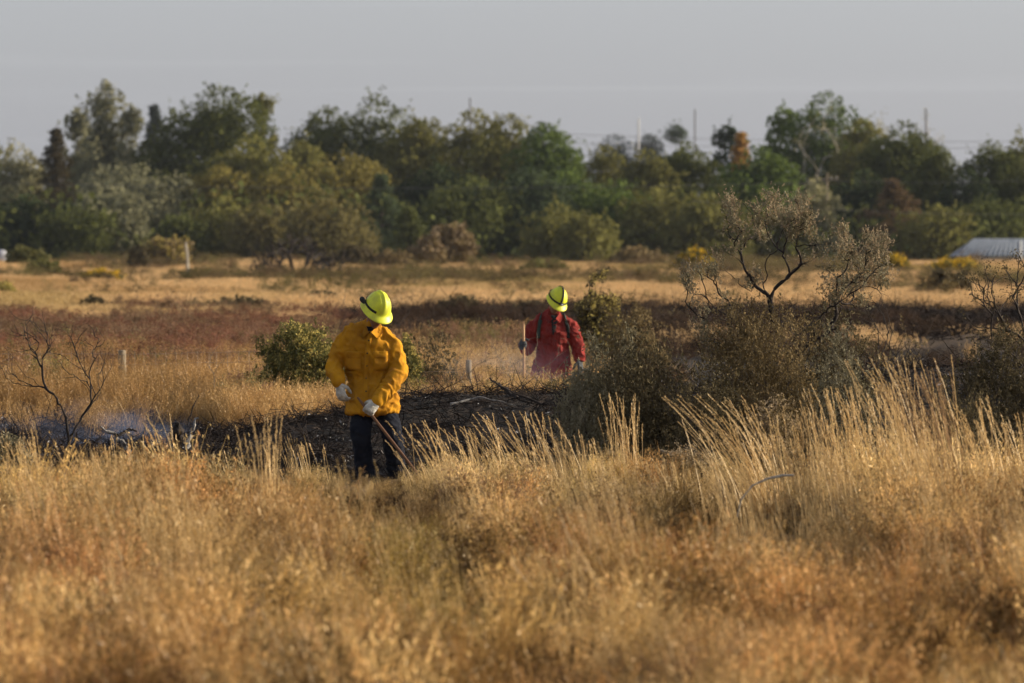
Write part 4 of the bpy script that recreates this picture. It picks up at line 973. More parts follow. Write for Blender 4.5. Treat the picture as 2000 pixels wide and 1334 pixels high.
stick([(1060, 790, 0), (1000, 765, .1), (960, 745, .0)], 54.2, .014, M['darkbark'], 'thin black branch lying under the forked branch')
stick([(880, 790, 0), (935, 775, .1), (1000, 790, 0)], 54.6, .012, M['ashwood'], 'ash-streaked stick lying along the mound crest')
stick([(1010, 905, 0), (1060, 870, .1), (1130, 850, 0)], 50.5, .016, M['darkbark'], 'black branch lying low in front of the pale sagebrush')
stick([(1290, 880, 0), (1370, 905, .0), (1445, 925, 0)], 48.3, .014, M['silverwood'], 'pale dead branch lying under the dark sagebrush')

# ------------------------------------------------------------------ wire fence and field post
D = 68; e = empty('wire_fence', (X(238, D), D, float(hz(X(238, D), D))), 'sagging stock wire fence with short wooden posts behind the grass strip', 'fence')
bl = np.array(e.location)
for (p, tp, wd) in ((238, 684, .050), (915, 703, .036), (-330, 690, .045)):
    x0 = X(p, D); zb_ = float(hz(x0, D)); a = Acc(); h_ = Z(tp, D) - zb_
    tube(a, np.array([(x0, D, zb_ - .1), (x0 + .005, D, zb_ + h_ * .5), (x0, D, zb_ + h_ - .01), (x0, D, zb_ + h_), (x0, D, zb_ + h_)]) - bl, [wd, wd, wd * .95, wd * .8, .001], 9)
    a.build('post', M['silverwood'], e)
M['wire'] = solid('rusty_wire', (.20, .14, .10), (.32, .27, .22), .6, 30, metal=.4)
for k, zz_ in enumerate((.2, .38, .54, .66)):
    xs = np.linspace(X(-330, D), X(915, D), 60); a = Acc(); zz2 = zz_ - .04 * np.sin((xs - xs[0]) / 1.7) ** 2
    tube(a, np.stack([xs, np.full(60, D - .05), hz(xs, np.full(60, D)) + zz2], 1) - bl, .0022, 4); a.build('wire', M['wire'], e)
a = Acc()
for x_ in np.arange(X(-330, D), X(490, D), .125):
    zb_ = float(hz(x_, D)); tube(a, np.array([(x_, D - .052, zb_), (x_ + random.gauss(0, .01), D - .052, zb_ + .66)]) - bl, .0022, 4)
o_ = a.build('wire_mesh', M['wire'], e); o_['kind'] = 'stuff'
D = 222; a = Acc(); x0 = X(367, D); zb_ = float(hz(x0, D))
tube(a, [(.04, 0, -.2), (0, 0, .5), (-.02, 0, 1.2), (-.08, 0, Z(474, D) - zb_ - .05), (-.08, 0, Z(474, D) - zb_), (-.08, 0, Z(474, D) - zb_)], [.065, .06, .055, .05, .04, .001], 8)
o_ = a.build('wooden_post', M['palebark'], smooth=True); o_.location = (x0, D, zb_)
tag(o_, 'pale weathered wooden post alone in the far left field', 'post')

# ------------------------------------------------------------------ people
def catmull(P, m=6):
    P = np.asarray(P, float); Q = np.vstack([2 * P[0] - P[1], P, 2 * P[-1] - P[-2]]); out_ = []
    for i in range(1, len(Q) - 2):
        for t_ in np.arange(m) / m:
            p0, p1, p2, p3 = Q[i - 1:i + 3]
            out_.append(.5 * ((2 * p1) + (-p0 + p2) * t_ + (2 * p0 - 5 * p1 + 4 * p2 - p3) * t_ ** 2 + (-p0 + 3 * p1 - 3 * p2 + p3) * t_ ** 3))
    out_.append(Q[-2]); return np.array(out_)

def limb(acc, rows, side=(1, 0, 0), n=24, cap=True, m=6, c0=1.0):
    """rows of x, y, z, half width, half depth -> closed rounded form"""
    rows = np.asarray([r if len(r) == 5 else (*r, r[3]) for r in rows], float)
    Q = catmull(rows, m); C = Q[:, :3]; rx, ry = Q[:, 3].copy(), Q[:, 4].copy(); t_ = nrm(np.gradient(C, axis=0))
    if cap:
        f = np.array([1.0, .92, .7, .38]); sc = np.array([.004, .40, .72, .93])
        e0 = C[0] - t_[0] * min(rx[0], ry[0]) * f[:, None] * c0; e1 = C[-1] + t_[-1] * min(rx[-1], ry[-1]) * f[::-1][:, None]
        C = np.vstack([e0, C, e1]); rx = np.concatenate([rx[0] * sc, rx, rx[-1] * sc[::-1]]); ry = np.concatenate([ry[0] * sc, ry, ry[-1] * sc[::-1]])
        t_ = np.vstack([np.repeat(t_[:1], 4, 0), t_, np.repeat(t_[-1:], 4, 0)])
    s_ = np.broadcast_to(np.asarray(side, float), C.shape); a_ = nrm(s_ - t_ * np.sum(s_ * t_, 1)[:, None]); b_ = np.cross(t_, a_)
    th = np.arange(n) * 2 * np.pi / n
    V = C[:, None] + a_[:, None] * (np.cos(th)[None] * rx[:, None])[..., None] + b_[:, None] * (np.sin(th)[None] * ry[:, None])[..., None]
    K = len(C); i = np.arange(K - 1)[:, None] * n; j = np.arange(n)[None]; j2 = (j + 1) % n
    acc.add(V, np.stack([i + j, i + j2, i + n + j2, i + n + j], -1).reshape(-1, 4), .5)
    capq = [(0 + k, 0 + k + 1, n - 2 - k, n - 1 - k) for k in range(n // 2 - 1)]
    acc.add(V[0], [q[::-1] for q in capq], .5); acc.add(V[-1], capq, .5)

def ell(acc, c, r, n=20):
    z = np.linspace(-1, 1, 9)[1:-1] * .92
    limb(acc, [(c[0], c[1], c[2] + z_ * r[2], r[0] * math.sqrt(1 - z_ * z_), r[1] * math.sqrt(1 - z_ * z_)) for z_ in z], n=n, m=2)

def fuse(name, acc, voxel, smooth, mat, parent=None, wrinkle=None, M4=None):
    """melts the closed forms of acc into one continuous skin"""
    me = acc.mesh('tmp'); o = bpy.data.objects.new('tmp', me); COL.objects.link(o)
    md = o.modifiers.new('r', 'REMESH'); md.mode = 'VOXEL'; md.voxel_size = voxel
    if smooth: sm = o.modifiers.new('s', 'SMOOTH'); sm.factor = .5; sm.iterations = smooth
    dg = bpy.context.evaluated_depsgraph_get(); m2 = bpy.data.meshes.new_from_object(o.evaluated_get(dg))
    bpy.data.objects.remove(o); bpy.data.meshes.remove(me)
    if wrinkle:
        N = len(m2.vertices); co_ = np.empty(N * 3, np.float32); m2.vertices.foreach_get('co', co_); co_ = co_.reshape(-1, 3)
        nn_ = np.empty(N * 3, np.float32); m2.vertex_normals.foreach_get('vector', nn_); nn_ = nn_.reshape(-1, 3)
        d_ = np.array([wrinkle(Vector(map(float, c))) for c in co_]); co_ = co_ + nn_ * d_[:, None]; m2.vertices.foreach_set('co', co_.astype(np.float32).ravel())
    if M4 is not None: m2.transform(M4)
    m2.name = name; m2.materials.clear(); m2.materials.append(mat); m2.polygons.foreach_set('use_smooth', np.ones(len(m2.polygons), bool)); m2.update()
    o = bpy.data.objects.new(name, m2); COL.objects.link(o)
    if parent: o.parent = parent
    return o

def folds(amp, f1, f2, seed):
    def fn(p):
        q = Vector((p.x * f1 + .6 * p.z * f1 + seed, p.y * f1, p.z * f2 - .5 * p.x * f2))
        w1 = noise.noise(q + Vector((noise.noise(p * 5 + Vector((seed, 0, 0))), 0, 0)) * 1.5)
        r1 = 1 - min(1, abs(w1) * 3.2); q2 = q * 2.3; w2 = 1 - min(1, abs(noise.noise(q2)) * 3)
        return amp * (r1 * 1.0 + .75 * w2 + noise.noise(p * 3.0 + Vector((0, seed, 0))) * .9 - .4)
    return fn

def bvh_of(o):
    return BVHTree.FromPolygons([v.co.copy() for v in o.data.vertices], [tuple(p.vertices) for p in o.data.polygons])

def patch(name, bv, pts, wid, mat, parent, lift=.005, nx_=5, thick=.004, label=None):
    """a strip of cloth laid on the front of a garment along pts (x, z)"""
    P = catmull(np.array([(p[0], 0, p[1]) for p in pts], float), 6); t_ = nrm(np.gradient(P, axis=0)); s_ = np.stack([t_[:, 2], 0 * t_[:, 0], -t_[:, 0]], 1)
    W = np.interp(np.linspace(0, 1, len(P)), np.linspace(0, 1, len(wid)), wid) if hasattr(wid, '__len__') else np.full(len(P), wid)
    V = []
    for i in range(len(P)):
        for k in range(nx_):
            q = P[i] + s_[i] * W[i] * (k / (nx_ - 1) - .5)
            h = bv.ray_cast(Vector((q[0], -1.5, q[2])), Vector((0, 1, 0)))
            y_ = h[0].y - lift if h[0] is not None else (V[-1][1] if V else -.1)
            V.append((q[0], y_, q[2]))
    V = np.array(V); K = len(P); idx_ = np.arange(K * nx_).reshape(K, nx_)
    V[:, 1] = V[:, 1]
    a = Acc(); a.add(V, np.stack([idx_[:-1, :-1], idx_[:-1, 1:], idx_[1:, 1:], idx_[1:, :-1]], -1), .5)
    o = a.build(name, mat, parent, True); md = o.modifiers.new('thickness', 'SOLIDIFY'); md.thickness = thick; md.offset = 1
    return o

def disc(name, c, r, h, mat, parent, d=(0, -1, 0), n=12):
    c = np.array(c, float); d = np.array(d, float); a = Acc()
    tube(a, np.array([c, c, c + d * h * .8, c + d * h, c + d * h]), [.0001, r, r, r * .85, .0001], n); return a.build(name, mat, parent, False)

def glove(name, wrist, d, s, n_, curl, mat, parent, thumb=1, cuff=.05, sc=1.0, grip=False):
    """five-fingered glove: d along the palm, s across the knuckles (thumb side is s * thumb), n_ the way the palm faces"""
    w = np.array(wrist, float); d = nrm(np.array(d, float)); s = np.array(s, float); s = nrm(s - d * (s @ d)); n0 = np.cross(d, s)
    if n0 @ np.array(n_, float) < 0: n0 = -n0
    a = Acc(); sd = tuple(s)
    limb(a, [(*(w - d * cuff), .045 * sc, .038 * sc), (*(w), .036 * sc, .026 * sc), (*(w + d * .03 * sc), .042 * sc, .022 * sc), (*(w + d * .07 * sc), .047 * sc, .021 * sc), (*(w + d * .092 * sc), .045 * sc, .018 * sc)], sd, 18, True, 4)
    for off, ln in zip((.034, .0115, -.0115, -.034), (.074, .084, .078, .060)):
        p = w + d * .088 * sc + s * off * thumb * sc; dr = d.copy(); rows = [(*(p - d * .02 * sc), .0125 * sc)]; ang = 0; rows.append((*p, .0125 * sc))
        for c_, fr in zip(curl, (.45, .30, .25)):
            ang += R(c_ + random.uniform(-4, 4)); v = d * math.cos(ang) + n0 * math.sin(ang); p = p + v * ln * fr * sc; rows.append((*p, (.0118 if fr > .27 else .0100) * sc))
        limb(a, rows, sd, 10, True, 3)
    tb = w + d * .022 * sc + s * .034 * thumb * sc; v1 = nrm(d * .55 + s * thumb * .65 + n0 * .5)
    t1 = tb + v1 * .038 * sc; v2 = nrm(d * (.8 if not grip else .35) + s * thumb * .05 + n0 * (.45 if not grip else .9)); t2 = t1 + v2 * .032 * sc; t3 = t2 + nrm(v2 + n0 * .4 - s * thumb * .3) * .026 * sc
    limb(a, [(*(w + d * .012 * sc + s * .015 * thumb * sc), .018 * sc), (*tb, .0165 * sc), (*t1, .014 * sc), (*t2, .0125 * sc), (*t3, .010 * sc)], sd, 10, True, 3)
    return fuse(name, a, .0055, 2, mat, parent, folds(.0022, 28, 22, 3))

def head_parts(a):
    ell(a, (0, .012, .022), (.077, .097, .098)); limb(a, [(0, -.03, .03, .066, .05), (0, -.042, -.03, .060, .046), (0, -.05, -.075, .045, .038), (0, -.058, -.100, .028, .026)], n=20, m=4)
    limb(a, [(0, -.088, .020, .009), (0, -.101, -.008, .011), (0, -.113, -.030, .0155)], n=10, m=3)
    limb(a, [(-.045, -.072, .034, .012), (0, -.088, .036, .012), (.045, -.072, .034, .012)], side=(0, 0, 1), n=10, m=3)
    limb(a, [(-.022, -.086, -.056, .007), (0, -.096, -.054, .009), (.022, -.086, -.056, .007)], side=(0, 0, 1), n=10, m=3)
    limb(a, [(-.020, -.084, -.067, .007), (0, -.093, -.069, .010), (.020, -.084, -.067, .007)], side=(0, 0, 1), n=10, m=3)
    for s_ in (-1, 1):
        ell(a, (s_ * .079, .012, -.006), (.010, .020, .032)); ell(a, (s_ * .040, -.056, -.012), (.024, .024, .022))

def xf(acc_, M4):
    for i, V in enumerate(acc_.V):
        V4 = np.c_[V, np.ones(len(V))] @ np.array(M4).T; acc_.V[i] = V4[:, :3]

def helmet(parent, M4, mat, under, ribs, side=.75, front=1.0):
    prof = [(.001, .138), (.18, .136), (.36, .130), (.52, .119), (.68, .101), (.82, .076), (.92, .048), (.98, .020), (1.0, .004), (1.06, -.004), (1.16, -.013), (1.27, -.022), (1.35, -.029), (1.372, -.034), (1.36, -.038), (1.26, -.029), (1.1, -.016), (.95, -.010), (.90, .02), (.75, .08), (.4, .118), (.001, .126)]
    n = 72; th = np.arange(n) * 2 * np.pi / n; V = []
    for k, (r_, z_) in enumerate(prof):
        if r_ > 1: r_ = 1 + (r_ - 1) * (side + (front - side) * np.clip(-np.sin(th), 0, 1) ** 1.5)
        x_ = r_ * .114 * np.cos(th); y_ = r_ * .138 * np.sin(th)
        zz = np.full(n, z_)
        if k < 10:
            fade = 1 - sstep(.72, .98, np.full(n, r_))
            b_ = sum(hh * np.exp(-((x_ - cx) / ww) ** 4) for cx, ww, hh in ribs); zz = zz + b_ * fade
        if k > 8 and np.min(r_) >= 1.0: zz = zz - .010 * np.abs(np.sin(th)) * (r_ - 1) / .37
        V.append(np.stack([x_, y_, zz], 1))
    V = np.concatenate(V); K = len(prof); i = np.arange(K - 1)[:, None] * n; j = np.arange(n)[None]; j2 = (j + 1) % n
    a = Acc(); a.add(V, np.stack([i + j, i + n + j, i + n + j2, i + j2], -1).reshape(-1, 4), .5); xf(a, M4)
    return a.build('helmet', mat, parent, True)

def band(parent, M4, f, zf, mat, name='strap', r=.006, arc=(0, 2 * math.pi), over=False):
    th = np.linspace(arc[0], arc[1], 60)
    if over: P = np.stack([np.zeros(60), np.cos(th) * .138 * f, np.sin(th) * zf + .01], 1)
    else: P = np.stack([np.cos(th) * .114 * f, np.sin(th) * .138 * f, np.full(60, zf)], 1)
    a = Acc(); t_ = nrm(np.gradient(P, axis=0)); up = np.array([0, 0, 1.]) if not over else np.array([1., 0, 0])
    nn_ = nrm(np.cross(t_, up)); w_ = np.array([0, 0, .011]) if not over else np.array([.012, 0, 0])
    V = np.stack([P - w_, P + w_], 1).reshape(-1, 3); b_ = np.arange(59) * 2
    a.add(V, np.stack([b_, b_ + 1, b_ + 3, b_ + 2], 1), .5); xf(a, M4); o = a.build(name, mat, parent, True)
    md = o.modifiers.new('thickness', 'SOLIDIFY'); md.thickness = .004; md.offset = 0; return o

M['skin'] = solid('shade_darkened_skin', (.24, .12, .075), (.18, .085, .05), .6, 18)  # skin colour lowered, the shade on the faces is put into it
M['eye'] = solid('eye', (.5, .48, .45), (.3, .28, .26), .3, 30)
M['yhelmet'] = solid('fluorescent_yellow_plastic', (.74, .78, .02), (.50, .52, .04), .46, 11, spec=.45)
M['yshirt'] = solid('golden_yellow_cloth', (.52, .245, .010), (.33, .145, .010), .9, 7, .25, 160, spec=.15)
M['rshirt'] = solid('brick_red_cloth', (.25, .032, .025), (.165, .022, .018), .9, 9, .25, 160, spec=.15)
M['navy'] = solid('navy_cloth', (.006, .008, .015), (.012, .014, .023), .9, 12, .3, 160, spec=.15)
M['olivecloth'] = solid('dark_green_cloth', (.030, .036, .022), (.045, .05, .03), .9, 12, .3, 160, spec=.15)
M['blackweb'] = solid('black_webbing', (.016, .017, .016), (.03, .03, .028), .8, 30, spec=.2)
M['greenweb'] = solid('dark_green_webbing', (.030, .045, .036), (.045, .06, .05), .8, 30, spec=.2)
M['whiteglove'] = solid('worn_white_leather', (.58, .56, .49), (.27, .25, .21), .8, 22, .4, 70)
M['blackglove'] = solid('dark_glove_leather', (.045, .052, .06), (.02, .022, .026), .7, 22, .4, 70)
M['boot'] = solid('boot_leather', (.02, .015, .012), (.05, .035, .025), .6, 20)
M['handle'] = solid('varnished_ash_handle', (.52, .30, .13), (.36, .19, .08), .5, 8, stretch=(1, 1, .1))
M['dhandle'] = solid('brown_tool_handle', (.16, .075, .035), (.09, .045, .02), .45, 8)
M['steel'] = solid('dull_steel', (.25, .25, .25), (.12, .11, .10), .45, 12, metal=.8)
M['lens'] = solid('lamp_lens', (.85, .85, .85), (.6, .6, .6), .12, 4, spec=.8)

# ---- firefighter in the yellow shirt
D = 49.4; loc = (X(738, D), D, Z(952, D))
e = empty('person', loc, 'firefighter in a yellow shirt and yellow helmet bending over a long-handled tool', 'person')
HM = Matrix.Translation((-.012, -.205, 1.520)) @ Euler((0, R(4), R(30))).to_matrix().to_4x4() @ Euler((R(31), 0, 0)).to_matrix().to_4x4()
a = Acc(); head_parts(a); xf(a, HM)
limb(a, [(-.07, -.10, 1.28, .09, .08), (-.05, -.13, 1.40, .062, .062), (-.02, -.175, 1.50, .060, .064)])
limb(a, [(-.05, 0, .86, .10, .07), (-.07, 0, .98, .13, .09), (-.085, -.06, 1.15, .16, .10), (-.08, -.09, 1.28, .14, .08)])
limb(a, [(-.22, -.08, 1.31, .05), (-.36, -.045, 1.09, .045), (-.335, -.19, .94, .033)]); limb(a, [(.07, -.08, 1.31, .05), (.17, -.10, 1.03, .048), (.02, -.32, .775, .033)])
limb(a, [(-.11, 0, .84, .05), (-.13, -.08, .47, .045), (-.10, .02, .10, .04)]); limb(a, [(.04, 0, .84, .05), (.115, -.10, .48, .045), (.16, .08, .10, .04)])
fuse('body', a, .012, 2, M['skin'], e)
for s_ in (-1, 1):
    p = HM @ Vector((s_ * .030, -.080, .014)); a = Acc(); ell(a, p, (.012, .012, .009), 10); a.build('eye', M['eye'], e, True)
a = Acc()   # shirt
limb(a, [(-.045, -.03, .645, .238, .190), (-.047, -.025, .70, .238, .190), (-.055, -.01, .84, .215, .170), (-.068, .0, .98, .198, .148), (-.082, -.05, 1.13, .222, .150), (-.088, -.085, 1.25, .240, .130), (-.080, -.10, 1.325, .218, .110), (-.062, -.118, 1.375, .145, .088), (-.05, -.13, 1.42, .072, .07)], n=36, c0=.12)
limb(a, [(-.20, -.085, 1.325, .080, .080), (-.295, -.07, 1.24, .084, .082), (-.362, -.045, 1.10, .076, .075), (-.375, -.09, 1.03, .074, .074), (-.345, -.175, .955, .060, .060)], side=(0, 1, 0))
limb(a, [(.04, -.085, 1.325, .080, .080), (.130, -.07, 1.22, .082, .080), (.165, -.085, 1.08, .078, .077), (.170, -.14, .985, .080, .080), (.10, -.235, .87, .070, .070), (.025, -.315, .785, .058, .058)], side=(0, 1, 0))
sh = fuse('shirt', a, .0095, 5, M['yshirt'], e, folds(.0155, 6.5, 4.5, 2.0)); bv = bvh_of(sh)
patch('placket', bv, [(-.062, 1.36), (-.082, 1.22), (-.098, 1.05), (-.10, .88), (-.095, .74), (-.09, .66)], .042, M['yshirt'], sh, .004)
for z_ in (1.28, 1.17, 1.06, .95, .84, .73):
    x_ = float(np.interp(z_, [.6, .9, 1.2, 1.36], [-.09, -.10, -.085, -.062])); h = bv.ray_cast(Vector((x_, -1.5, z_)), Vector((0, 1, 0)))
    if h[0]: disc('button', (x_, h[0].y - .008, z_), .0075, .004, M['blackweb'], sh)
for cx in (-.205, .025):
    patch('pocket', bv, [(cx, 1.165), (cx, 1.02)], .125, M['yshirt'], sh, .006, 7, .005); patch('pocket_flap', bv, [(cx, 1.185), (cx, 1.13)], [.13, .13, .10], M['yshirt'], sh, .012, 7, .005)
for sg in (-1, 1):  # collar points
    P0 = np.array([(-.055 + sg * .070, -.118, 1.435), (-.06 + sg * .058, -.195, 1.405), (-.065 + sg * .012, -.222, 1.352), (-.065 + sg * .062, -.225, 1.300), (-.06 + sg * .110, -.185, 1.352)])
    a = Acc(); a.add(np.vstack([P0, P0 + [0, .006, -.004]]), [(0, 1, 2, 3), (0, 3, 4, 4), (5, 6, 7, 8), (5, 8, 9, 9), (0, 1, 6, 5), (1, 2, 7, 6), (2, 3, 8, 7), (3, 4, 9, 8)], .5); a.build('collar', M['yshirt'], sh)
a = Acc(); limb(a, [(-.350, -.165, .965, .064, .062), (-.338, -.195, .925, .062, .060)], side=(0, 1, 0)); fuse('cuff', a, .008, 2, M['yshirt'], sh)
a = Acc(); limb(a, [(.035, -.305, .800, .062, .060), (.005, -.333, .762, .060, .058)], side=(0, 1, 0)); fuse('cuff', a, .008, 2, M['yshirt'], sh)
patch('undershirt', bv, [(-.058, 1.40), (-.062, 1.325)], [.07, .012], M['navy'], e, .003)
a = Acc()
limb(a, [(-.05, .005, .92, .165, .13), (-.045, .0, .80, .185, .145), (-.04, 0, .72, .18, .14)])
limb(a, [(-.12, .0, .80, .095, .10), (-.135, -.03, .62, .092, .095), (-.145, -.10, .47, .082, .088), (-.13, -.04, .30, .074, .078), (-.105, .01, .10, .072, .078)])
limb(a, [(.045, .0, .80, .095, .10), (.075, -.035, .62, .092, .095), (.12, -.12, .48, .084, .09), (.145, -.03, .30, .076, .08), (.165, .07, .10, .073, .08)])
fuse('trousers', a, .011, 4, M['navy'], e, folds(.012, 8, 5, 7.0))
for x_, y_ in ((-.11, .02), (.168, .075)):
    a = Acc(); limb(a, [(x_, y_ + .02, .13, .052, .055), (x_, y_ + .02, .06, .048, .058), (x_, y_ - .04, .045, .047, .042), (x_, y_ - .12, .038, .050, .034), (x_, y_ - .19, .034, .042, .027)]); fuse('boot', a, .009, 2, M['boot'], e)
HT = HM @ Matrix.Translation((0, .002, .052)) @ Euler((R(4), 0, 0)).to_matrix().to_4x4()
hl = helmet(e, HT, M['yhelmet'], None, ((0, .016, .016), (-.040, .010, .010), (.040, .010, .010)), .62, .95)
band(hl, HT, .99, .018, M['blackweb'], 'goggle_strap', arc=(R(35), R(235)))
a = Acc(); limb(a, [(-.128, .035, .020, .014, .020), (-.134, .06, .026, .018, .028), (-.122, .095, .024, .014, .020)], side=(0, 0, 1)); xf(a, HT); fuse('goggles', a, .006, 1, M['blackweb'], hl)
gl = glove('glove', (-.332, -.205, .905), (.20, -.10, -.95), (.75, -.62, .1), (.4, .8, 0), (28, 38, 26), M['whiteglove'], e, 1, .018, 1.12)
hd = nrm(np.array([.40, -.19, -.50])); fdir = nrm(np.array([-.12, -.14, -.20]) * 1.0); dd_ = nrm(fdir - hd * (fdir @ hd) * .55)
W0 = np.array([-.002, -.340, .748]); glove('glove', W0, dd_, hd, (.2, .8, -.3), (62, 70, 45), M['whiteglove'], e, -1, .04, 1.12, True)
s0 = nrm(hd - dd_ * (hd @ dd_)); n0 = np.cross(dd_, s0); n0 = n0 if n0 @ np.array([.2, .8, -.3]) > 0 else -n0
hc = W0 + dd_ * .100 + n0 * .034
# tool in his hands
te = empty('hand_tool', tuple(np.array(loc) + hc), 'brown-handled hand tool reaching down right from the white gloves into the grass', 'tool')
a = Acc(); tt = np.linspace(-.16, .82, 12)[:, None]; tube(a, hd * tt, [.009] + [.0135] * 10 + [.012], 10); a.build('handle', M['dhandle'], te, True)
a = Acc(); q0 = hd * .80; side = nrm(np.cross(hd, [0, 0, 1])); nf = np.cross(hd, side); rows = [(0, .022), (.05, .06), (.14, .085), (.22, .07), (.28, .015)]
V = np.array([q0 + hd * t_ + side * w_ * k + nf * (.012 * (1 - k * k)) for t_, w_ in rows for k in (-1, -.5, 0, .5, 1)]); ii = np.arange(25).reshape(5, 5)
a.add(V, np.stack([ii[:-1, :-1], ii[:-1, 1:], ii[1:, 1:], ii[1:, :-1]], -1), .5); o_ = a.build('blade', M['steel'], te, True); md = o_.modifiers.new('thickness', 'SOLIDIFY'); md.thickness = .003

# ---- firefighter in the red shirt
D = 67.0; loc = (X(1080, D), D, Z(836, D))
e = empty('person', loc, 'firefighter in a dark red shirt with backpack straps and headlamp looking down', 'person')
HM = Matrix.Translation((.035, -.10, 1.480)) @ Euler((0, R(12), R(24))).to_matrix().to_4x4() @ Euler((R(31), 0, 0)).to_matrix().to_4x4()
a = Acc(); head_parts(a); xf(a, HM)
limb(a, [(0, .0, 1.20, .09, .08), (.0, -.01, 1.34, .062, .062), (.02, -.06, 1.44, .060, .064)])
limb(a, [(0, .02, .78, .14, .11), (0, .02, .98, .15, .10), (0, .01, 1.15, .16, .10), (0, .0, 1.25, .14, .08)])
limb(a, [(-.15, .0, 1.24, .05), (-.28, .04, .98, .045), (-.345, -.17, .975, .033)]); limb(a, [(.15, .0, 1.25, .05), (.27, .02, 1.0, .045), (.32, -.06, .80, .033)])
limb(a, [(-.09, .02, .84, .075), (-.10, .0, .47, .055), (-.10, .04, .10, .04)]); limb(a, [(.09, .02, .84, .075), (.10, -.02, .47, .055), (.11, .02, .10, .04)])
fuse('body', a, .012, 2, M['skin'], e)
for s_ in (-1, 1):
    p = HM @ Vector((s_ * .030, -.080, .014)); a = Acc(); ell(a, p, (.012, .012, .009), 10); a.build('eye', M['eye'], e, True)
a = Acc()
limb(a, [(-.01, .01, .60, .240, .180), (-.008, .01, .70, .225, .172), (.0, .02, .84, .198, .148), (.0, .02, .96, .188, .142), (.0, .01, 1.08, .205, .140), (.0, .0, 1.20, .215, .122), (.0, -.005, 1.275, .165, .098), (.0, -.01, 1.33, .098, .08), (.01, -.02, 1.36, .072, .07)], n=36, c0=.12)
limb(a, [(-.12, .0, 1.255, .08, .08), (-.215, .01, 1.18, .084, .082), (-.265, .03, 1.05, .078, .078), (-.29, .02, .95, .076, .076), (-.315, -.08, .93, .064, .064), (-.34, -.155, .965, .052, .052)], side=(0, 1, 0))
limb(a, [(.12, .0, 1.26, .08, .08), (.21, .01, 1.19, .084, .082), (.255, .02, 1.06, .078, .078), (.285, .01, .96, .073, .073), (.315, -.05, .83, .058, .058)], side=(0, 1, 0))
sh = fuse('shirt', a, .0095, 5, M['rshirt'], e, folds(.017, 7, 4.5, 9.0)); bv = bvh_of(sh)
patch('placket', bv, [(.018, 1.28), (.03, 1.12), (.035, .95), (.03, .78), (.02, .62)], .045, M['rshirt'], sh, .004)
for z_ in (1.14, 1.03, .92, .81, .70):
    h = bv.ray_cast(Vector((.03, -1.5, z_)), Vector((0, 1, 0)))
    if h[0]: disc('button', (.03, h[0].y - .008, z_), .007, .004, M['blackweb'], sh)
for cx in (-.085, .125):
    patch('pocket', bv, [(cx, 1.12), (cx, .99)], .11, M['rshirt'], sh, .006, 7, .005); patch('pocket_flap', bv, [(cx, 1.135), (cx, 1.085)], [.115, .115, .09], M['rshirt'], sh, .012, 7, .005)
for sg in (-1, 1):
    P0 = np.array([(.01 + sg * .070, -.02, 1.375), (.012 + sg * .058, -.09, 1.345), (.014 + sg * .020, -.118, 1.290), (.014 + sg * .066, -.125, 1.240), (.012 + sg * .110, -.09, 1.295)])
    a = Acc(); a.add(np.vstack([P0, P0 + [0, .006, -.004]]), [(0, 1, 2, 3), (0, 3, 4, 4), (5, 6, 7, 8), (5, 8, 9, 9), (0, 1, 6, 5), (1, 2, 7, 6), (2, 3, 8, 7), (3, 4, 9, 8)], .5); a.build('collar', M['rshirt'], sh)
patch('undershirt', bv, [(.015, 1.33), (.012, 1.20), (.0, 1.10)], [.08, .055, .012], M['blackweb'], e, .006)
a = Acc()
limb(a, [(0, .02, .92, .15, .12), (0, .02, .80, .175, .13), (0, .02, .74, .165, .125)])
limb(a, [(-.095, .02, .80, .10, .10), (-.105, .0, .60, .092, .095), (-.105, -.01, .47, .082, .086), (-.105, .02, .30, .076, .08), (-.105, .04, .10, .075, .08)])
limb(a, [(.095, .02, .80, .10, .10), (.10, -.01, .60, .092, .095), (.105, -.03, .47, .082, .086), (.11, .0, .30, .076, .08), (.115, .02, .10, .075, .08)])
fuse('trousers', a, .011, 4, M['olivecloth'], e, folds(.010, 8, 5, 4.0))
for x_, y_ in ((-.105, .03), (.115, .01)):
    a = Acc(); limb(a, [(x_, y_ + .02, .13, .052, .055), (x_, y_ + .02, .06, .048, .058), (x_, y_ - .04, .045, .047, .042), (x_, y_ - .12, .038, .050, .034), (x_, y_ - .19, .034, .042, .027)]); fuse('boot', a, .009, 2, M['boot'], e)
HT = HM @ Matrix.Translation((0, .002, .050)) @ Euler((R(4), 0, 0)).to_matrix().to_4x4()
hl = helmet(e, HT, M['yhelmet'], None, ((0, .030, .012),), .30, 1.1)
band(hl, HT, 1.045, .026, M['blackweb'], 'strap'); band(hl, HT, .97, .152, M['blackweb'], 'strap', arc=(R(172), R(8)), over=True)
a = Acc(); limb(a, [(-.026, -.150, .030, .014, .016), (0, -.158, .032, .017, .019), (.026, -.150, .030, .014, .016)], side=(0, 0, 1)); xf(a, HT); fuse('headlamp', a, .005, 1, M['blackweb'], hl)
pc = HT @ Vector((0, -.174, .033)); pd_ = (HT.to_3x3() @ Vector((0, -1, .05))).normalized(); disc('headlamp_lens', pc, .013, .006, M['lens'], hl, pd_)
S = np.array([-.352, -.255])
glove('glove', (-.372, -.165, .975), (-.04, -.98, .05), (0, .05, 1), (1, 0, 0), (68, 72, 45), M['blackglove'], e, 1, .05, 1.15, True)
glove('glove', (.318, -.065, .795), (.05, -.22, -.95), (-.5, -.8, 0), (-.8, .5, 0), (25, 35, 22), M['blackglove'], e, 1, .05, 1.12)
te = empty('hand_tool', (loc[0] - .345, loc[1] - .275, loc[2]), 'straight pale wooden tool handle held upright in a dark glove by the red-shirted firefighter', 'tool')
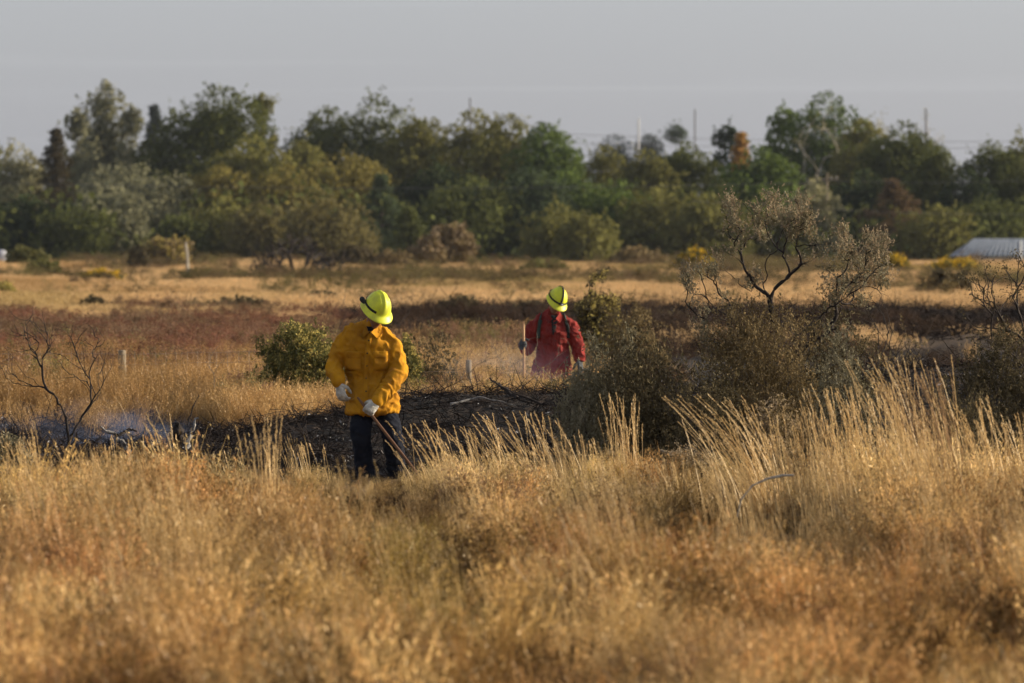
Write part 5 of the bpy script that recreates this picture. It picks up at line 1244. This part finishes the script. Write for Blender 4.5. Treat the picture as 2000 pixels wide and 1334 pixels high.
a = Acc(); tube(a, [(.012, 0, .10), (.004, 0, .6), (0, 0, 1.0), (-.004, 0, 1.255), (-.004, 0, 1.262)], [.016, .0155, .0155, .015, .006], 10); a.build('handle', M['handle'], te, True)
a = Acc(); V = [(x_, y_, z_) for z_ in (.0, .12) for x_, y_ in ((-.09, -.012), (.12, -.012), (.12, .012), (-.09, .012))]; a.add(V, [(0, 1, 5, 4), (1, 2, 6, 5), (2, 3, 7, 6), (3, 0, 4, 7), (4, 5, 6, 7), (3, 2, 1, 0)], .5); a.build('blade', M['steel'], te)
be = empty('backpack', loc, 'dark fire line backpack worn over the dark red shirt', 'backpack')
a = Acc(); limb(a, [(0, .20, 1.22, .13, .07), (0, .24, 1.08, .17, .10), (0, .25, .90, .18, .11), (0, .22, .76, .17, .09)]); fuse('bag', a, .012, 3, M['olivecloth'], be, folds(.008, 9, 7, 1.0))
patch('strap', bv, [(-.150, 1.275), (-.165, 1.18), (-.172, 1.06)], .040, M['greenweb'], be, .012, 4, .008)
patch('strap', bv, [(.145, 1.275), (.172, 1.18), (.182, 1.06)], .036, M['blackweb'], be, .012, 4, .008)
for sx, x0_ in ((-1, -.150), (1, .145)):
    a = Acc(); ribbons(a, np.array([[(x0_, -.10, 1.275), (x0_ * .95, -.04, 1.325), (x0_ * .92, .03, 1.335), (x0_ * .8, .14, 1.27), (x0_ * .8, .19, 1.2)]]), np.array([[.05] * 5])); o_ = a.build('strap', M['greenweb'], be); md = o_.modifiers.new('thickness', 'SOLIDIFY'); md.thickness = .008

# ------------------------------------------------------------------ smoke and haze
def smoke(px, py, D, rx, ry, rz, dens, label, col=(.46, .60, .97), seed=0):
    m = bpy.data.materials.new('thin_smoke'); m.use_nodes = True; t = m.node_tree; t.nodes.clear(); o = t.nodes.new('ShaderNodeOutputMaterial')
    v = t.nodes.new('ShaderNodeVolumePrincipled'); v.inputs['Color'].default_value = (*col, 1); v.inputs['Anisotropy'].default_value = .3
    tc = t.nodes.new('ShaderNodeTexCoord'); ln = t.nodes.new('ShaderNodeVectorMath'); ln.operation = 'LENGTH'; t.links.new(tc.outputs['Object'], ln.inputs[0])
    mr = t.nodes.new('ShaderNodeMapRange'); mr.inputs[1].default_value = 1.0; mr.inputs[2].default_value = .2; mr.inputs[3].default_value = 0; mr.inputs[4].default_value = 1
    t.links.new(ln.outputs['Value'], mr.inputs[0]); n = t.nodes.new('ShaderNodeTexNoise'); n.inputs['Scale'].default_value = 2.2; n.inputs['Detail'].default_value = 3
    mp = t.nodes.new('ShaderNodeMapping'); mp.inputs['Location'].default_value = (seed, seed, 0); t.links.new(tc.outputs['Object'], mp.inputs[0]); t.links.new(mp.outputs[0], n.inputs['Vector'])
    m2 = t.nodes.new('ShaderNodeMapRange'); m2.inputs[1].default_value = .46; m2.inputs[2].default_value = .68; t.links.new(n.outputs[0], m2.inputs[0])
    mu = t.nodes.new('ShaderNodeMath'); mu.operation = 'MULTIPLY'; t.links.new(mr.outputs[0], mu.inputs[0]); t.links.new(m2.outputs[0], mu.inputs[1])
    m3 = t.nodes.new('ShaderNodeMath'); m3.operation = 'MULTIPLY'; m3.inputs[1].default_value = dens; t.links.new(mu.outputs[0], m3.inputs[0]); t.links.new(m3.outputs[0], v.inputs['Density'])
    t.links.new(v.outputs[0], o.inputs['Volume'])
    a = Acc(); ell(a, (0, 0, 0), (1, 1, 1), 16); ob = a.build('smoke', m); ob.location = (X(px, D), D, Z(py, D)); ob.scale = (rx, ry, rz)
    return tag(ob, label, 'smoke', kind='stuff')
smoke(215, 850, 55.5, .95, 2.2, .42, .20, 'blue smoke drifting low over the burnt ground on the left')
smoke(60, 850, 57.5, .7, 2.2, .34, .08, 'faint blue smoke by the left edge', seed=3)
smoke(1000, 720, 64.5, .9, 1.6, 0.42, .13, 'thin grey smoke around the red-shirted firefighter', (.6, .7, .95), seed=5)

m = bpy.data.materials.new('air'); m.use_nodes = True; t = m.node_tree; t.nodes.clear(); o = t.nodes.new('ShaderNodeOutputMaterial')
v = t.nodes.new('ShaderNodeVolumePrincipled'); v.inputs['Color'].default_value = (.80, .88, 1.0, 1); v.inputs['Density'].default_value = .00005; v.inputs['Anisotropy'].default_value = .0
t.links.new(v.outputs[0], o.inputs['Volume']); a = Acc()
V = [(x_, y_, z_) for z_ in (-4, 32) for x_, y_ in ((-1700, -60), (1700, -60), (1700, 2700), (-1700, 2700))]
a.add(V, [(0, 1, 5, 4), (1, 2, 6, 5), (2, 3, 7, 6), (3, 0, 4, 7), (4, 5, 6, 7), (3, 2, 1, 0)], .5); tag(a.build('haze', m), 'thin pale haze over the whole field', kind='stuff')
